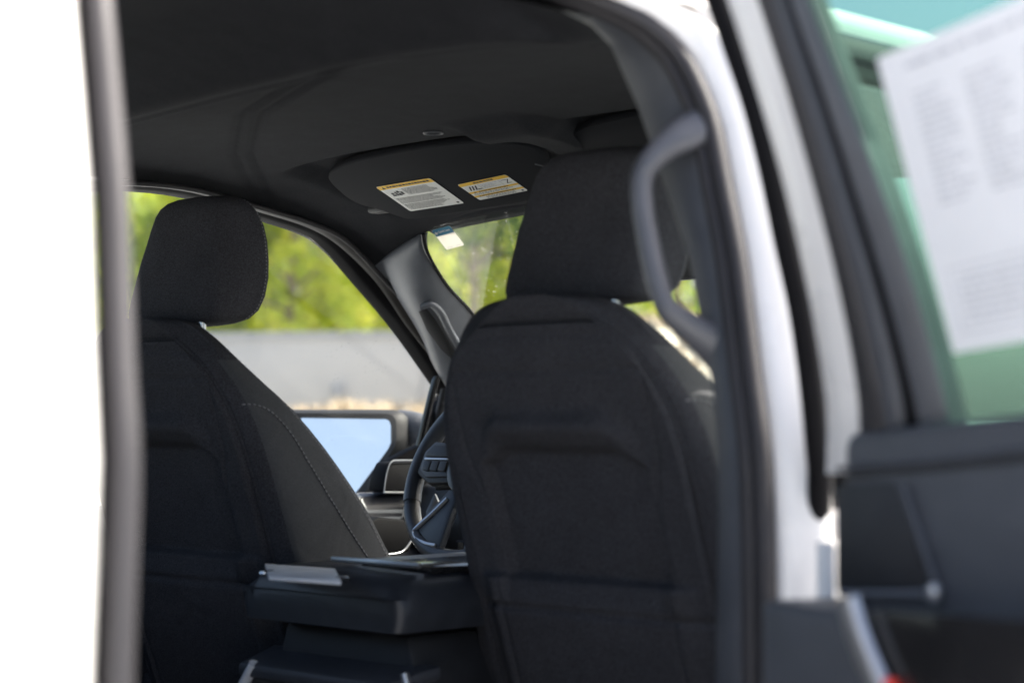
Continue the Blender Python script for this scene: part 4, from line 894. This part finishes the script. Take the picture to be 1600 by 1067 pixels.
T = [
 (140, 50, 9.5, 2.8, 'leaf_mid', 'tall mid green tree, leftmost behind the wall'),
 (225, 56, 8.2, 2.6, 'leaf_spring', 'lower yellow green tree with sky showing above it, behind the headrest'),
 (300, 52, 9.6, 2.4, 'leaf_mid', 'mid green tree hidden mostly behind the far headrest'),
 (385, 58, 12.5, 2.6, 'leaf_spring', 'yellow green tree just past the edge of the far headrest'),
 (445, 50, 11.0, 2.3, 'leaf_spring', 'bright yellow green tree in the middle of the driver window'),
 (500, 60, 13.0, 2.8, 'leaf_mid', 'darker green tree with a bare trunk in the driver window'),
 (560, 52, 11.5, 2.4, 'leaf_spring', 'bright tree where the driver window narrows to the pillar'),
 (625, 58, 13.0, 2.6, 'leaf_mid', 'green tree behind the slanted windshield pillar'),
 (690, 54, 12.5, 2.3, 'leaf_spring', 'yellow green tree behind the service sticker on the windshield'),
 (742, 49, 13.0, 2.2, 'leaf_pine', 'pine with a tall bare trunk, seen through the windshield'),
 (800, 55, 12.5, 2.8, 'leaf_spring', 'bright yellow green tree beside the near headrest in the windshield'),
 (880, 58, 13.0, 2.8, 'leaf_mid', 'green tree hidden behind the near headrest'),
 (960, 56, 13.0, 2.9, 'leaf_mid', 'green tree past the near headrest, above the tan bank'),
 (1060, 54, 12.5, 3.0, 'leaf_pine', 'dark pine seen through the loop of the grab handle'),
]
for i, (px, d, h, r, m, lb) in enumerate(T):
    tree(px, d, h, r, m, lb, 100 + i, crown0=(0.42 if m == 'leaf_pine' else 0.16), clumps=64, leaves=75)
# the wood behind them reads as one mass
def far_wood():
    rnd = random.Random(55); V2 = []; F2 = []; mi = []
    for i in range(12):
        base = far(110 + i * 88, 66 + 3 * (i % 3)); h = 8.3 if i < 2 else 12.5 + (i % 3) * 0.8; m = i % 2
        for k in range(60):
            f = rnd.uniform(0.05, 1); rr = 3.6 * math.sqrt(max(0.05, 1 - ((f - 0.55) / 0.55) ** 2)); an = rnd.uniform(0, 6.283); q = rr * math.sqrt(rnd.random())
            c_ = base + V((q * math.cos(an), q * math.sin(an), h * f)); cr = rnd.uniform(0.6, 1.4)
            for _ in range(60):
                d = V((rnd.gauss(0, 1), rnd.gauss(0, 1), rnd.gauss(0, 0.8))).normalized() * cr * rnd.random() ** 0.45; p = c_ + d
                n = (d.normalized() + V((rnd.uniform(-.8, .8), rnd.uniform(-.8, .8), rnd.uniform(-.2, 1)))).normalized(); a_ = n.orthogonal().normalized(); b_ = n.cross(a_); s_ = 0.4 * rnd.uniform(0.5, 1.1); j = len(V2)
                V2 += [p - a_ * s_ * 0.5, p + b_ * s_ * 0.28, p + a_ * s_ * 0.5, p - b_ * s_ * 0.28]; F2.append((j, j + 1, j + 2, j + 3)); mi.append(m)
    return mesh('distant_wood', V2, F2, ['leaf_spring', 'leaf_mid'], None, mi=mi)
tag(far_wood(), 'dense green wood far behind the single trees', 'woods', kind='stuff')

# corrugated building on the near side of the lot, which the closed door's glass mirrors
bld = tag(empty('metal_building', (13, 8, 0)), 'pale corrugated metal building beside the lot, mirrored in the side glass', 'building')
def corr(u, v):
    y = lerp(-4, 40, u); return V((0.06 * math.copysign(min(1, abs(math.sin(y * 7)) * 1.6), math.sin(y * 7)), y, lerp(0, 4.2, v)))
grid('wall', corr, 900, 1, 'siding', bld, smooth=False)
box('roof', (2.2, 18, 4.5), (5.2, 45, 0.5), 'siding_roof', bld, bevel=0.05)
